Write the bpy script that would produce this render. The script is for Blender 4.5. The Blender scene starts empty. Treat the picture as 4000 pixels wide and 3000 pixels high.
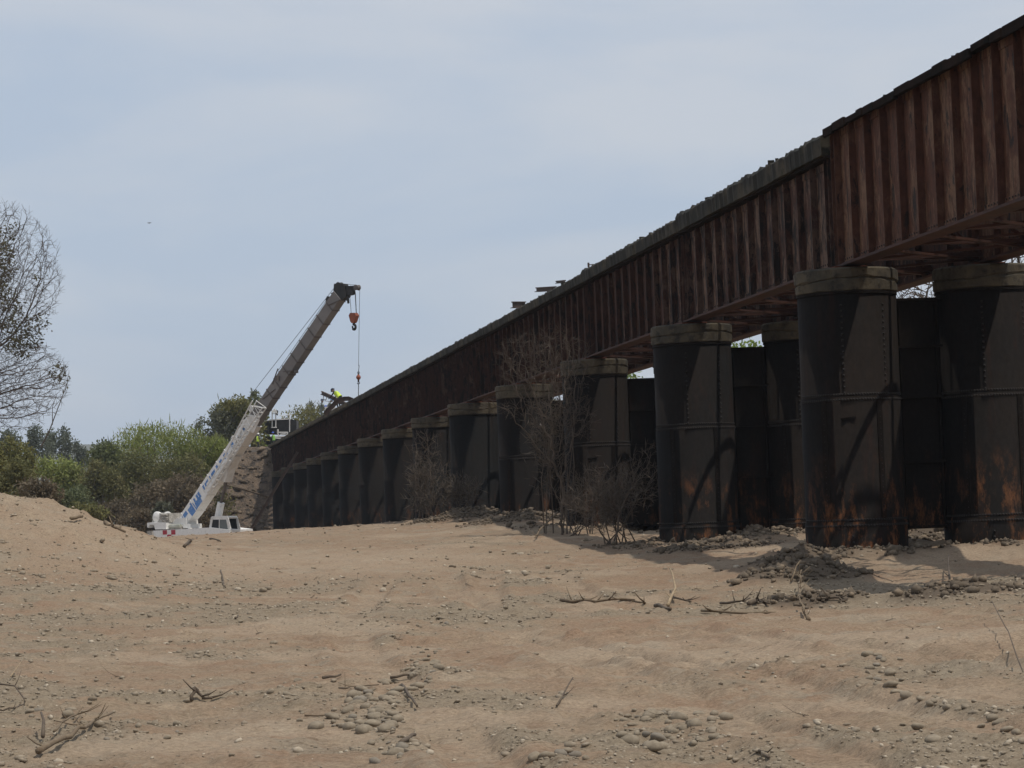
import bpy, bmesh, math, random
import numpy as np
from mathutils import Vector, Matrix, kdtree

random.seed(7)
rng = np.random.default_rng(11)
SC = bpy.context.scene
COL = SC.collection

# ------------------------------------------------------------------ camera, sky, sun, exposure
FPX = 11030.0                       # focal length in pixels of a 4000 px wide frame
PSI, PIT, ROL = math.radians(8.27), math.radians(2.73), 0.038
CAM = np.array([-16.0, 0.0, 1.7])
R0 = np.array([math.cos(PSI), -math.sin(PSI), 0.0])
FW = np.array([math.sin(PSI) * math.cos(PIT), math.cos(PSI) * math.cos(PIT), math.sin(PIT)])
U0 = np.cross(R0, FW)
CX = math.cos(ROL) * R0 - math.sin(ROL) * U0
CY = math.sin(ROL) * R0 + math.cos(ROL) * U0
cd = bpy.data.cameras.new("camera")
cd.sensor_width = 36.0
cd.lens = 36.0 * FPX / 4000.0
cd.clip_start, cd.clip_end = 0.5, 20000.0
cam = bpy.data.objects.new("camera", cd)
m = Matrix.Identity(4)
for i in range(3):
    m[i][0], m[i][1], m[i][2], m[i][3] = CX[i], CY[i], -FW[i], CAM[i]
cam.matrix_world = m
COL.objects.link(cam)
SC.camera = cam

SUN_DIR = Vector((0.31, -0.25, 1.0)).normalized()       # towards the sun
sd = bpy.data.lights.new("sun", 'SUN')
sd.energy, sd.angle, sd.color = 2.9, math.radians(0.6), (1.0, 0.95, 0.87)
sun = bpy.data.objects.new("sun", sd)
sun.rotation_euler = SUN_DIR.to_track_quat('Z', 'Y').to_euler()
sun.location = (0, 0, 60)
COL.objects.link(sun)

W = bpy.data.worlds.new("World")
SC.world = W
W.use_nodes = True
wn, wl = W.node_tree.nodes, W.node_tree.links
wn.clear()
sky = wn.new('ShaderNodeTexSky')
sky.sky_type = 'NISHITA'
sky.sun_disc = False
sky.sun_elevation = math.asin(SUN_DIR.z)
sky.sun_rotation = math.atan2(SUN_DIR.x, SUN_DIR.y)
sky.air_density, sky.dust_density, sky.ozone_density = 1.0, 2.5, 1.0
tc = wn.new('ShaderNodeTexCoord')
mp = wn.new('ShaderNodeMapping')
mp.inputs['Scale'].default_value = (2.2, 2.2, 8.5)
mp.inputs['Rotation'].default_value = (0.10, 0.05, 0.3)
cn = wn.new('ShaderNodeTexNoise')
cn.inputs['Scale'].default_value = 2.2
cn.inputs['Detail'].default_value = 6.0
cn.inputs['Roughness'].default_value = 0.52
cn.inputs['Distortion'].default_value = 0.35
cr = wn.new('ShaderNodeValToRGB')
cr.color_ramp.elements[0].position, cr.color_ramp.elements[1].position = 0.38, 0.64
veil = wn.new('ShaderNodeMixRGB')        # thin high cloud over the clear sky
veil.inputs['Color1'].default_value = (4.85, 5.72, 7.02, 1)
veil.inputs['Color2'].default_value = (6.10, 6.52, 7.22, 1)
mixv = wn.new('ShaderNodeMixRGB')
mixv.inputs['Fac'].default_value = 0.86
bg = wn.new('ShaderNodeBackground')
bg.inputs['Strength'].default_value = 0.1
wo = wn.new('ShaderNodeOutputWorld')
wl.new(tc.outputs['Generated'], mp.inputs['Vector'])
wl.new(mp.outputs['Vector'], cn.inputs['Vector'])
wl.new(cn.outputs['Fac'], cr.inputs['Fac'])
wl.new(cr.outputs['Color'], veil.inputs['Fac'])
wl.new(sky.outputs['Color'], mixv.inputs['Color1'])
wl.new(veil.outputs['Color'], mixv.inputs['Color2'])
wl.new(mixv.outputs['Color'], bg.inputs['Color'])
wl.new(bg.outputs['Background'], wo.inputs['Surface'])

SC.view_settings.view_transform = 'Standard'
SC.view_settings.look = 'None'
SC.view_settings.exposure = 0.0
SC.view_settings.gamma = 1.0
SC.view_settings.use_curve_mapping = False
SC.cycles.max_bounces = 6
SC.cycles.diffuse_bounces = 3
SC.cycles.transparent_max_bounces = 8
SC.cycles.use_denoising = True

# ------------------------------------------------------------------ survey helpers: a sight line from the camera stand
VS = 4000.0 / 2212.0
def at(px, py, Z):
    return CAM + (FW + CX * ((px - 2000.0) / FPX) + CY * ((1500.0 - py) / FPX)) * Z
def on_x(px, py, x):
    d = at(px, py, 1.0) - CAM
    return CAM + d * ((x - CAM[0]) / d[0])

# ------------------------------------------------------------------ numpy noise
def _hash(ix, iy, seed):
    h = (ix.astype(np.int64) * 374761393 + iy.astype(np.int64) * 668265263 + seed * 982451653) & 0xffffffff
    h = ((h ^ (h >> 13)) * 1274126177) & 0xffffffff
    return ((h ^ (h >> 16)) & 0xffffff) / float(0xffffff)
def vnoise(x, y, seed=0):
    x = np.asarray(x, float); y = np.asarray(y, float)
    ix, iy = np.floor(x), np.floor(y)
    fx, fy = x - ix, y - iy
    fx, fy = fx * fx * (3 - 2 * fx), fy * fy * (3 - 2 * fy)
    a, b = _hash(ix, iy, seed), _hash(ix + 1, iy, seed)
    c, d = _hash(ix, iy + 1, seed), _hash(ix + 1, iy + 1, seed)
    return (a + (b - a) * fx) * (1 - fy) + (c + (d - c) * fx) * fy - 0.5
def fbm(x, y, seed=0, octs=4, gain=0.5):
    t, a, f = 0.0, 1.0, 1.0
    for k in range(octs):
        t = t + a * vnoise(x * f + 17.3 * k, y * f - 9.1 * k, seed + k)
        a *= gain; f *= 2.03
    return t
def sstep(a, b, x):
    t = np.clip((x - a) / (b - a), 0, 1)
    return t * t * (3 - 2 * t)

# ------------------------------------------------------------------ mesh helpers
class MB:
    def __init__(s): s.v, s.f = [], []
    def add(s, vs, fs):
        n = len(s.v)
        s.v += [tuple(float(c) for c in p) for p in vs]
        s.f += [tuple(i + n for i in q) for q in fs]
        return s
    def box(s, c, d, rz=0.0):
        c = np.array(c, float); hx, hy, hz = d[0] / 2, d[1] / 2, d[2] / 2
        cs, sn = math.cos(rz), math.sin(rz)
        vs = []
        for k in (-1, 1):
            for a, b in ((-1, -1), (1, -1), (1, 1), (-1, 1)):
                x, y = a * hx, b * hy
                vs.append(c + (x * cs - y * sn, x * sn + y * cs, k * hz))
        return s.add(vs, [(3, 2, 1, 0), (4, 5, 6, 7), (0, 1, 5, 4), (1, 2, 6, 5), (2, 3, 7, 6), (3, 0, 4, 7)])
    def bar(s, p, q, w, h, up=(0, 0, 1), w2=None, h2=None):
        p, q = np.array(p, float), np.array(q, float)
        t = (q - p) / np.linalg.norm(q - p)
        sd_ = np.cross(t, np.array(up, float))
        if np.linalg.norm(sd_) < 1e-4: sd_ = np.cross(t, np.array((1.0, 0, 0)))
        sd_ /= np.linalg.norm(sd_); u = np.cross(sd_, t)
        vs = []
        for o, ww, hh in ((p, w, h), (q, w2 or w, h2 or h)):
            for a, b in ((-1, -1), (1, -1), (1, 1), (-1, 1)):
                vs.append(o + sd_ * a * ww / 2 + u * b * hh / 2)
        return s.add(vs, [(3, 2, 1, 0), (4, 5, 6, 7), (0, 1, 5, 4), (1, 2, 6, 5), (2, 3, 7, 6), (3, 0, 4, 7)])
    def tube(s, pts, rad, n=6, cap=True):
        pts = [np.array(p, float) for p in pts]
        if not hasattr(rad, '__len__'): rad = [rad] * len(pts)
        vs, fs = [], []
        ref = None
        for i, p in enumerate(pts):
            t = pts[min(i + 1, len(pts) - 1)] - pts[max(i - 1, 0)]
            t = t / (np.linalg.norm(t) + 1e-9)
            if ref is None:
                ref = np.cross(t, (0.31, 0.17, 0.93))
                if np.linalg.norm(ref) < 0.1: ref = np.cross(t, (1, 0, 0))
            a = ref - t * np.dot(ref, t); a /= np.linalg.norm(a) + 1e-9
            b = np.cross(t, a); ref = a
            for k in range(n):
                an = 2 * math.pi * k / n
                vs.append(p + (a * math.cos(an) + b * math.sin(an)) * rad[i])
        for i in range(len(pts) - 1):
            for k in range(n):
                k2 = (k + 1) % n
                fs.append((i * n + k, i * n + k2, (i + 1) * n + k2, (i + 1) * n + k))
        if cap:
            fs.append(tuple(range(n - 1, -1, -1)))
            fs.append(tuple(range((len(pts) - 1) * n, len(pts) * n)))
        return s.add(vs, fs)
    def prism(s, poly, d):
        poly = [np.array(p, float) for p in poly]; d = np.array(d, float); n = len(poly)
        vs = [p - d / 2 for p in poly] + [p + d / 2 for p in poly]
        fs = [tuple(range(n - 1, -1, -1)), tuple(range(n, 2 * n))]
        fs += [(i, (i + 1) % n, n + (i + 1) % n, n + i) for i in range(n)]
        return s.add(vs, fs)
    def lathe(s, c, prof, n=24, axis=(0, 0, 1), cap=True):
        ax = np.array(axis, float); ax /= np.linalg.norm(ax)
        a = np.cross(ax, (0, 0, 1.0)) if abs(ax[2]) < 0.9 else np.cross(ax, (1.0, 0, 0))
        a /= np.linalg.norm(a); b = np.cross(ax, a)
        vs, fs = [], []
        for r, h in prof:
            for k in range(n):
                an = 2 * math.pi * k / n
                vs.append(np.array(c) + ax * h + (a * math.cos(an) + b * math.sin(an)) * r)
        m_ = len(prof)
        for i in range(m_ - 1):
            for k in range(n):
                k2 = (k + 1) % n
                fs.append((i * n + k, i * n + k2, (i + 1) * n + k2, (i + 1) * n + k))
        if cap:
            fs.append(tuple(range(n - 1, -1, -1))); fs.append(tuple(range((m_ - 1) * n, m_ * n)))
        return s.add(vs, fs)

def fix_normals(me):
    bm = bmesh.new(); bm.from_mesh(me)
    bmesh.ops.recalc_face_normals(bm, faces=bm.faces)
    bm.to_mesh(me); bm.free()

ORG = {}
def tag(o, label=None, cat=None, group=None, kind=None):
    if label: o['label'] = label
    if cat: o['category'] = cat
    if group: o['group'] = group
    if kind: o['kind'] = kind
    return o
def empty(name, loc, label=None, cat=None, group=None):
    o = bpy.data.objects.new(name, None)
    o.empty_display_size = 0.3
    o.location = tuple(float(c) for c in loc)
    COL.objects.link(o)
    ORG[o.name] = np.array(loc, float)
    return tag(o, label, cat, group)
def origin(parent):
    return ORG.get(parent.name, np.zeros(3)) if parent is not None else np.zeros(3)
def obj(name, mb, mat, parent=None, org=None, smooth=False, fix=True):
    """mesh in world metres -> one object whose origin is its root's"""
    o0 = origin(parent) if parent is not None else (np.array(org, float) if org is not None else np.zeros(3))
    me = bpy.data.meshes.new(name)
    v = np.array(mb.v) - o0
    me.from_pydata(v.tolist(), [], mb.f)
    if fix: fix_normals(me)
    if smooth: me.polygons.foreach_set('use_smooth', [True] * len(me.polygons))
    me.materials.append(mat)
    o = bpy.data.objects.new(name, me)
    COL.objects.link(o)
    if parent is not None:
        o.parent = parent
    else:
        o.location = tuple(o0)
    ORG[o.name] = o0
    return o
def inst(name, me, parent, loc, rz=0.0, scale=None):
    """another piece sharing a mesh; loc in world metres"""
    o = bpy.data.objects.new(name, me)
    COL.objects.link(o)
    o0 = origin(parent) if parent is not None else np.zeros(3)
    o.location = tuple(np.array(loc, float) - o0)
    o.rotation_euler = (0, 0, rz)
    if scale is not None: o.scale = scale
    if parent is not None: o.parent = parent
    return o
def np_mesh(name, v, f, mat, smooth=False, org=None, parent=None):
    """bulk mesh from arrays, f is (n,3) or (n,4)"""
    me = bpy.data.meshes.new(name)
    o0 = origin(parent) if parent is not None else (np.array(org, float) if org is not None else np.zeros(3))
    v = np.asarray(v, float) - o0; f = np.asarray(f, np.int64)
    k = f.shape[1]
    me.vertices.add(len(v)); me.vertices.foreach_set('co', v.ravel())
    me.loops.add(f.size); me.loops.foreach_set('vertex_index', f.ravel().astype(np.int32))
    me.polygons.add(len(f))
    me.polygons.foreach_set('loop_start', np.arange(0, f.size, k, dtype=np.int32))
    me.polygons.foreach_set('loop_total', np.full(len(f), k, np.int32))
    if smooth: me.polygons.foreach_set('use_smooth', np.ones(len(f), bool))
    me.update(calc_edges=True)
    me.materials.append(mat)
    o = bpy.data.objects.new(name, me); COL.objects.link(o)
    if parent is not None: o.parent = parent
    else: o.location = tuple(o0)
    ORG[o.name] = o0
    return o

# ------------------------------------------------------------------ materials
def node_mat(name):
    mt = bpy.data.materials.new(name); mt.use_nodes = True
    nt = mt.node_tree
    return mt, nt, nt.nodes['Principled BSDF']
def add_noise(nt, scale, detail=5, rough=0.55, stretch=(1, 1, 1), coord='Object', dist=0.0):
    t = nt.nodes.new('ShaderNodeTexCoord'); mpn = nt.nodes.new('ShaderNodeMapping')
    mpn.inputs['Scale'].default_value = stretch
    n = nt.nodes.new('ShaderNodeTexNoise')
    n.inputs['Scale'].default_value = scale; n.inputs['Detail'].default_value = detail
    n.inputs['Roughness'].default_value = rough; n.inputs['Distortion'].default_value = dist
    if coord == 'World':
        g = nt.nodes.new('ShaderNodeNewGeometry')
        nt.links.new(g.outputs['Position'], mpn.inputs['Vector'])
    else:
        nt.links.new(t.outputs[coord], mpn.inputs['Vector'])
    nt.links.new(mpn.outputs['Vector'], n.inputs['Vector'])
    return n.outputs['Fac']
def ramp(nt, fac, a, b, ca=(0, 0, 0, 1), cb=(1, 1, 1, 1)):
    r = nt.nodes.new('ShaderNodeValToRGB')
    r.color_ramp.elements[0].position, r.color_ramp.elements[1].position = a, b
    r.color_ramp.elements[0].color, r.color_ramp.elements[1].color = ca, cb
    nt.links.new(fac, r.inputs['Fac'])
    return r.outputs['Color']
def mix(nt, fac, a, b, mode='MIX'):
    n = nt.nodes.new('ShaderNodeMixRGB'); n.blend_type = mode
    for key, val in (('Fac', fac), ('Color1', a), ('Color2', b)):
        if isinstance(val, (int, float)): n.inputs[key].default_value = val
        elif isinstance(val, tuple): n.inputs[key].default_value = val if len(val) == 4 else (*val, 1)
        else: nt.links.new(val, n.inputs[key])
    return n.outputs['Color']
def math_n(nt, op, a, b=None):
    n = nt.nodes.new('ShaderNodeMath'); n.operation = op
    for i, val in enumerate((a, b)):
        if val is None: continue
        if isinstance(val, (int, float)): n.inputs[i].default_value = val
        else: nt.links.new(val, n.inputs[i])
    return n.outputs[0]
def bump(nt, bs, h, strength=0.4, dist=0.03):
    b = nt.nodes.new('ShaderNodeBump')
    b.inputs['Strength'].default_value = strength; b.inputs['Distance'].default_value = dist
    nt.links.new(h, b.inputs['Height']); nt.links.new(b.outputs['Normal'], bs.inputs['Normal'])
def noisy(name, c1, c2, scale=3.0, rough=0.75, bmp=0.3, stretch=(1, 1, 1), coord='World', c3=None, lo=0.35, hi=0.65, metal=0.0, spec=0.3, bdist=0.02):
    mt, nt, bs = node_mat(name)
    n1 = add_noise(nt, scale, 6, 0.6, stretch, coord)
    col = mix(nt, ramp(nt, n1, lo, hi), c1, c2)
    if c3 is not None:
        n2 = add_noise(nt, scale * 3.7, 5, 0.65, stretch, coord)
        col = mix(nt, ramp(nt, n2, 0.52, 0.68), col, c3)
    nt.links.new(col, bs.inputs['Base Color'])
    bs.inputs['Roughness'].default_value = rough
    bs.inputs['Metallic'].default_value = metal
    bs.inputs['Specular IOR Level'].default_value = spec
    if bmp: bump(nt, bs, add_noise(nt, scale * 6, 4, 0.6, stretch, coord), bmp, bdist)
    return mt

M = {}
# peeling red lead / tan paint on the plate girders
def girder_mat(name, red, tan, dark, tan_lo, dark_lo):
    mt, nt, bs = node_mat(name)
    a = add_noise(nt, 1.0, 7, 0.66, (1.6, 2.2, 0.85), 'World', 0.5)
    b = add_noise(nt, 1.0, 8, 0.72, (3.0, 5.0, 2.2), 'World', 0.6)
    c = add_noise(nt, 0.16, 2, 0.5, (1, 1, 0.4), 'World')
    ab = math_n(nt, 'ADD', math_n(nt, 'MULTIPLY', a, 0.55), math_n(nt, 'MULTIPLY', b, 0.45))
    abt = math_n(nt, 'ADD', ab, math_n(nt, 'MULTIPLY', math_n(nt, 'SUBTRACT', c, 0.5), 0.35))
    col = mix(nt, ramp(nt, abt, tan_lo, tan_lo + 0.05), red, tan)
    d = add_noise(nt, 1.0, 8, 0.74, (3.1, 4.6, 1.3), 'World', 0.6)
    col = mix(nt, ramp(nt, d, dark_lo, dark_lo + 0.05), col, dark)
    e = add_noise(nt, 9.0, 4, 0.6, (1, 1, 0.5), 'World')
    col = mix(nt, 0.55, col, mix(nt, 1.0, col, ramp(nt, e, 0.3, 0.7, (.35, .33, .33, 1), (1.4, 1.36, 1.36, 1)), 'MULTIPLY'))
    nt.links.new(col, bs.inputs['Base Color'])
    bs.inputs['Roughness'].default_value = 0.8
    bs.inputs['Specular IOR Level'].default_value = 0.25
    bump(nt, bs, ab, 0.35, 0.02)
    return mt
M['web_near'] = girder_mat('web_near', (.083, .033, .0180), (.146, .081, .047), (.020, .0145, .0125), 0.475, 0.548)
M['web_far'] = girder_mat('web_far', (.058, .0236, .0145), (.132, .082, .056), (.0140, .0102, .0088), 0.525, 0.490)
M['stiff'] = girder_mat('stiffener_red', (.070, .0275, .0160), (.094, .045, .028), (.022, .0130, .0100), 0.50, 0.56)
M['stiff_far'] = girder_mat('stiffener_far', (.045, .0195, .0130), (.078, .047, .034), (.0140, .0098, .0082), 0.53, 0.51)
M['red_steel'] = noisy('underside_red', (.060, .022, .0135), (.030, .013, .0098), 1.4, 0.8, 0.2)
M['bright_red'] = noisy('bearing_rust', (.14, .042, .020), (.07, .024, .014), 2.5, 0.85, 0.2)
M['coping'] = noisy('coping_concrete', (.018, .017, .013), (.062, .052, .035), 1.1, 0.95, 0.6, c3=(.012, .014, .009), lo=.46, hi=.66)
M['topflange'] = noisy('dark_flange', (.010, .0088, .0078), (.022, .0138, .0108), 1.6, 0.98, 0.3, spec=.04)  # near-black brown tone of the top flanges and edge timber
M['cap'] = noisy('cap_concrete', (.086, .070, .046), (.042, .037, .028), 1.3, 0.95, 0.6, c3=(.022, .020, .017), lo=.38, hi=.62, bdist=.04)
M['concrete'] = noisy('abutment_concrete', (.16, .14, .12), (.24, .21, .18), 1.0, 0.95, 0.5)
def column_mat():
    mt, nt, bs = node_mat('caisson_iron')
    a = add_noise(nt, 0.6, 5, 0.6, (1, 1, 0.6), 'World')
    col = mix(nt, ramp(nt, a, 0.36, 0.62), (.0078, .0077, .0075), (.0112, .0092, .0078))
    big = add_noise(nt, 0.11, 3, 0.5, (1, 1, 1.3), 'World')
    col = mix(nt, ramp(nt, big, 0.40, 0.60), col, mix(nt, 1.0, col, (1.12, .98, .90), 'MULTIPLY'))
    s = add_noise(nt, 1.2, 7, 0.7, (2.2, 2.2, 0.4), 'World', 0.4)
    col = mix(nt, math_n(nt, 'MULTIPLY', ramp(nt, s, 0.55, 0.66), 0.7), col, (.0185, .0095, .0068))
    g = nt.nodes.new('ShaderNodeNewGeometry'); sp = nt.nodes.new('ShaderNodeSeparateXYZ')
    nt.links.new(g.outputs['Position'], sp.inputs[0])
    low = nt.nodes.new('ShaderNodeMapRange')
    low.inputs['From Min'].default_value, low.inputs['From Max'].default_value = 2.9, 1.3
    nt.links.new(sp.outputs['Z'], low.inputs['Value'])
    r = add_noise(nt, 1.0, 9, 0.78, (2.6, 2.6, 1.0), 'World', 0.0)
    rr = math_n(nt, 'MULTIPLY', ramp(nt, r, 0.52, 0.66), low.outputs[0])
    col = mix(nt, rr, col, mix(nt, ramp(nt, s, 0.4, 0.6), (.095, .042, .020), (.19, .072, .027)))
    fn = add_noise(nt, 14.0, 5, 0.65, (1, 1, 0.5), 'World')
    col = mix(nt, 1.0, col, ramp(nt, fn, 0.3, 0.72, (.72, .72, .72, 1), (1.3, 1.3, 1.3, 1)), 'MULTIPLY')
    nt.links.new(col, bs.inputs['Base Color'])
    bs.inputs['Roughness'].default_value = 0.8
    bs.inputs['Specular IOR Level'].default_value = 0.06
    bump(nt, bs, fn, 0.15, 0.01)
    return mt
M['column'] = column_mat()
M['rivet'] = noisy('rivet_iron', (.014, .0125, .0115), (.022, .017, .014), 4, 0.8, 0)
M['white'] = noisy('crane_white_paint', (.82, .80, .76), (.77, .75, .71), 1.6, 0.55, 0.05, c3=(.66, .64, .60))
M['white2'] = noisy('frame_white_paint', (.76, .74, .70), (.64, .61, .56), 2.5, 0.6, 0.05)
M['grey_boom'] = noisy('weathered_boom', (.225, .205, .190), (.165, .152, .143), 0.5, 0.75, 0.1, c3=(.17, .15, .135))
M['rib_grey'] = noisy('weathered_rib', (.13, .11, .10), (.09, .08, .072), 1.0, 0.75, 0)
M['blue'] = noisy('faded_blue_paint', (.07, .19, .46), (.12, .26, .52), 3, 0.6, 0, c3=(.30, .40, .55))
M['red'] = noisy('red_marker_paint', (.42, .035, .055), (.36, .04, .06), 2, 0.5, 0)
M['black'] = noisy('black_grease', (.016, .016, .016), (.035, .032, .028), 3, 0.6, 0.1)
M['chrome'] = noisy('hydraulic_rod', (.16, .14, .13), (.10, .09, .085), 2, 0.4, 0, metal=0.5)
M['engine'] = noisy('dirty_engine', (.46, .43, .38), (.22, .20, .17), 4, 0.7, 0.3, c3=(.12, .11, .1))
M['tank'] = noisy('tank_paint', (.30, .30, .24), (.42, .42, .37), 3, 0.45, 0)
M['orange'] = noisy('hook_block_orange', (.30, .085, .04), (.20, .06, .035), 3, 0.65, 0.1)
M['rope'] = noisy('wire_rope', (.06, .06, .06), (.10, .10, .10), 5, 0.7, 0)
mt, nt, bs = node_mat('dusty_glass')
bs.inputs['Base Color'].default_value = (.10, .115, .115, 1); bs.inputs['Roughness'].default_value = 0.12
bs.inputs['Specular IOR Level'].default_value = 0.7
M['glass'] = mt
M['dark_in'] = noisy('cab_interior', (.02, .02, .022), (.03, .03, .03), 2, 0.9, 0)
M['rail'] = noisy('rail_steel', (.055, .040, .034), (.085, .055, .042), 3, 0.75, 0.1)
M['tie'] = noisy('old_timber', (.055, .045, .034), (.10, .085, .060), 2.5, 0.95, 0.5, stretch=(0.4, 3, 3))
M['stick'] = noisy('dry_branch', (.20, .15, .095), (.12, .085, .055), 6, 0.95, 0.3)
M['stick_dark'] = noisy('dark_branch', (.085, .062, .045), (.13, .10, .07), 6, 0.95, 0.3)
M['stick_pale'] = noisy('pale_root', (.36, .27, .17), (.26, .19, .115), 5, 0.95, 0.3)
M['bark'] = noisy('grey_bark', (.125, .10, .082), (.08, .066, .056), 4, 0.95, 0.4)
M['bark_bare'] = noisy('bare_twig_bark', (.115, .088, .066), (.078, .06, .047), 4, 0.95, 0.2)
M['hill'] = noisy('far_hill', (.11, .10, .075), (.075, .08, .05), 0.01, 1.0, 0)

def leaf_mat(name, c1, c2, c3, scale=0.5):
    mt, nt, bs = node_mat(name)
    n = add_noise(nt, scale, 3, 0.5, (1, 1, 1), 'World')
    n2 = add_noise(nt, scale * 9, 2, 0.5, (1, 1, 1), 'World')
    col = mix(nt, ramp(nt, n, 0.38, 0.62), c1, c2)
    col = mix(nt, ramp(nt, n2, 0.45, 0.66), col, c3)
    nt.links.new(col, bs.inputs['Base Color'])
    bs.inputs['Roughness'].default_value = 0.7
    bs.inputs['Specular IOR Level'].default_value = 0.15
    tr = nt.nodes.new('ShaderNodeBsdfTranslucent')
    nt.links.new(col, tr.inputs['Color'])
    ms = nt.nodes.new('ShaderNodeMixShader'); ms.inputs[0].default_value = 0.3
    nt.links.new(bs.outputs[0], ms.inputs[1]); nt.links.new(tr.outputs[0], ms.inputs[2])
    nt.links.new(ms.outputs[0], nt.nodes['Material Output'].inputs['Surface'])
    return mt
M['leaf_light'] = leaf_mat('leaf_light_green', (0.2220, 0.2580, 0.0660), (0.1800, 0.2100, 0.0660), (0.2520, 0.2520, 0.0960), 0.35)
M['leaf_bright'] = leaf_mat('leaf_bright_green', (0.2040, 0.2760, 0.0480), (0.1560, 0.2220, 0.0480), (0.2280, 0.2640, 0.0720), 0.35)
M['leaf_mid'] = leaf_mat('leaf_mid_green', (0.1300, 0.1495, 0.0676), (0.1560, 0.1625, 0.0754), (0.1040, 0.1170, 0.0585), 0.4)
M['leaf_olive'] = leaf_mat('leaf_olive', (0.1823, 0.1729, 0.0597), (0.1418, 0.1488, 0.0574), (0.2025, 0.1772, 0.0688), 0.4)
M['leaf_dark'] = leaf_mat('leaf_dark_green', (0.1458, 0.1488, 0.0597), (0.1823, 0.1588, 0.0688), (0.1166, 0.1162, 0.0505), 0.4)
M['leaf_dry'] = leaf_mat('leaf_dry_brown', (0.1625, 0.1250, 0.0810), (0.1250, 0.1000, 0.0675), (0.1875, 0.1500, 0.0956), 0.5)
M['leaf_far'] = leaf_mat('leaf_far_tree', (0.1265, 0.1437, 0.0978), (0.1035, 0.1207, 0.0862), (0.1495, 0.1610, 0.1150), 0.4)
M['leaf_pale'] = leaf_mat('leaf_pale_grey_green', (.13, .135, .09), (.10, .11, .07), (.16, .16, .115), 0.5)
M['leaf_tree'] = leaf_mat('leaf_sparse_tree', (0.0935, 0.0935, 0.0544), (0.1275, 0.1156, 0.0612), (0.0850, 0.0646, 0.0510), 0.6)

# ------------------------------------------------------------------ the riverbed: one height field
VX = np.array([-900, -300, 0, 130, 250, 330, 420, 600, 900, 1130, 1300, 1500, 1800, 2212, 2600, 3400], float)
ROWS = [
    (2.0,   [0.0] * 16),
    (12.0,  [0.0] * 16),
    (19.0,  [0.0] * 16),
    (30.0,  [.10, .06, .05, .03, .02, 0, 0, 0, 0, 0, 0, 0, .03, .06, .08, .1]),
    (42.0,  [.35, .25, .18, .15, .12, .11, .10, .08, .07, .06, .06, .06, .08, .10, .12, .2]),
    (52.0,  [.9, .65, .45, .40, .36, .32, .30, .26, .22, .2, .2, .18, .22, .30, .35, .4]),
    (61.0,  [2.2, 1.5, 1.05, .90, .75, .66, .58, .50, .45, .42, .40, .42, .62, .70, .72, .7]),
    (75.0,  [3.6, 3.3, 2.92, 2.48, 1.87, 1.45, 1.02, .86, .80, .75, .72, .82, .92, .95, .95, .9]),
    (90.0,  [3.2, 2.9, 2.5, 2.1, 1.72, 1.42, 1.22, 1.15, 1.15, 1.25, 1.15, 1.05, 1.05, 1.05, 1.0, 1.0]),
    (105.0, [2.4, 2.2, 1.9, 1.75, 1.55, 1.40, 1.32, 1.36, 1.50, 1.72, 1.50, 1.30, 1.15, 1.1, 1.1, 1.1]),
    (140.0, [1.6, 1.5, 1.5, 1.45, 1.42, 1.40, 1.42, 1.52, 1.70, 1.66, 1.55, 1.4, 1.3, 1.3, 1.3, 1.3]),
    (170.0, [1.4, 1.35, 1.3, 1.3, 1.3, 1.34, 1.40, 1.52, 1.62, 1.6, 1.55, 1.4, 1.3, 1.3, 1.3, 1.3]),
    (186.0, [1.3, 1.3, 1.25, 1.25, 1.3, 1.38, 1.46, 1.58, 1.62, 1.6, 1.55, 1.4, 1.3, 1.3, 1.3, 1.3]),
    (196.0, [.7, .7, .6, .55, .5, .5, .55, .75, 1.0, 1.1, 1.1, 1.1, 1.1, 1.1, 1.1, 1.1]),
    (230.0, [.3] * 16), (320.0, [.3] * 16), (600.0, [.2] * 16), (9000.0, [.0] * 16)]
LZ = np.log([r[0] for r in ROWS])
TV = np.linspace(-900, 3400, 260)
TZ = np.linspace(LZ[0], LZ[-1], 900)
tab = np.array([np.interp(TV, VX, r[1]) for r in ROWS])
T2 = np.empty((len(TZ), len(TV)))
for j in range(len(TV)): T2[:, j] = np.interp(TZ, LZ, tab[:, j])
for _ in range(6):
    T2[1:-1] = (T2[:-2] + 2 * T2[1:-1] + T2[2:]) / 4
    T2[:, 1:-1] = (T2[:, :-2] + 2 * T2[:, 1:-1] + T2[:, 2:]) / 4
PIERS = [44.0, 59.3, 75.6, 91.2, 106.9, 122.2, 137.2, 152.2, 167.2, 181.9, 196.4, 211.0, 225.8, 240.6, 255.8]
ABUT = 271.1

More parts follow.
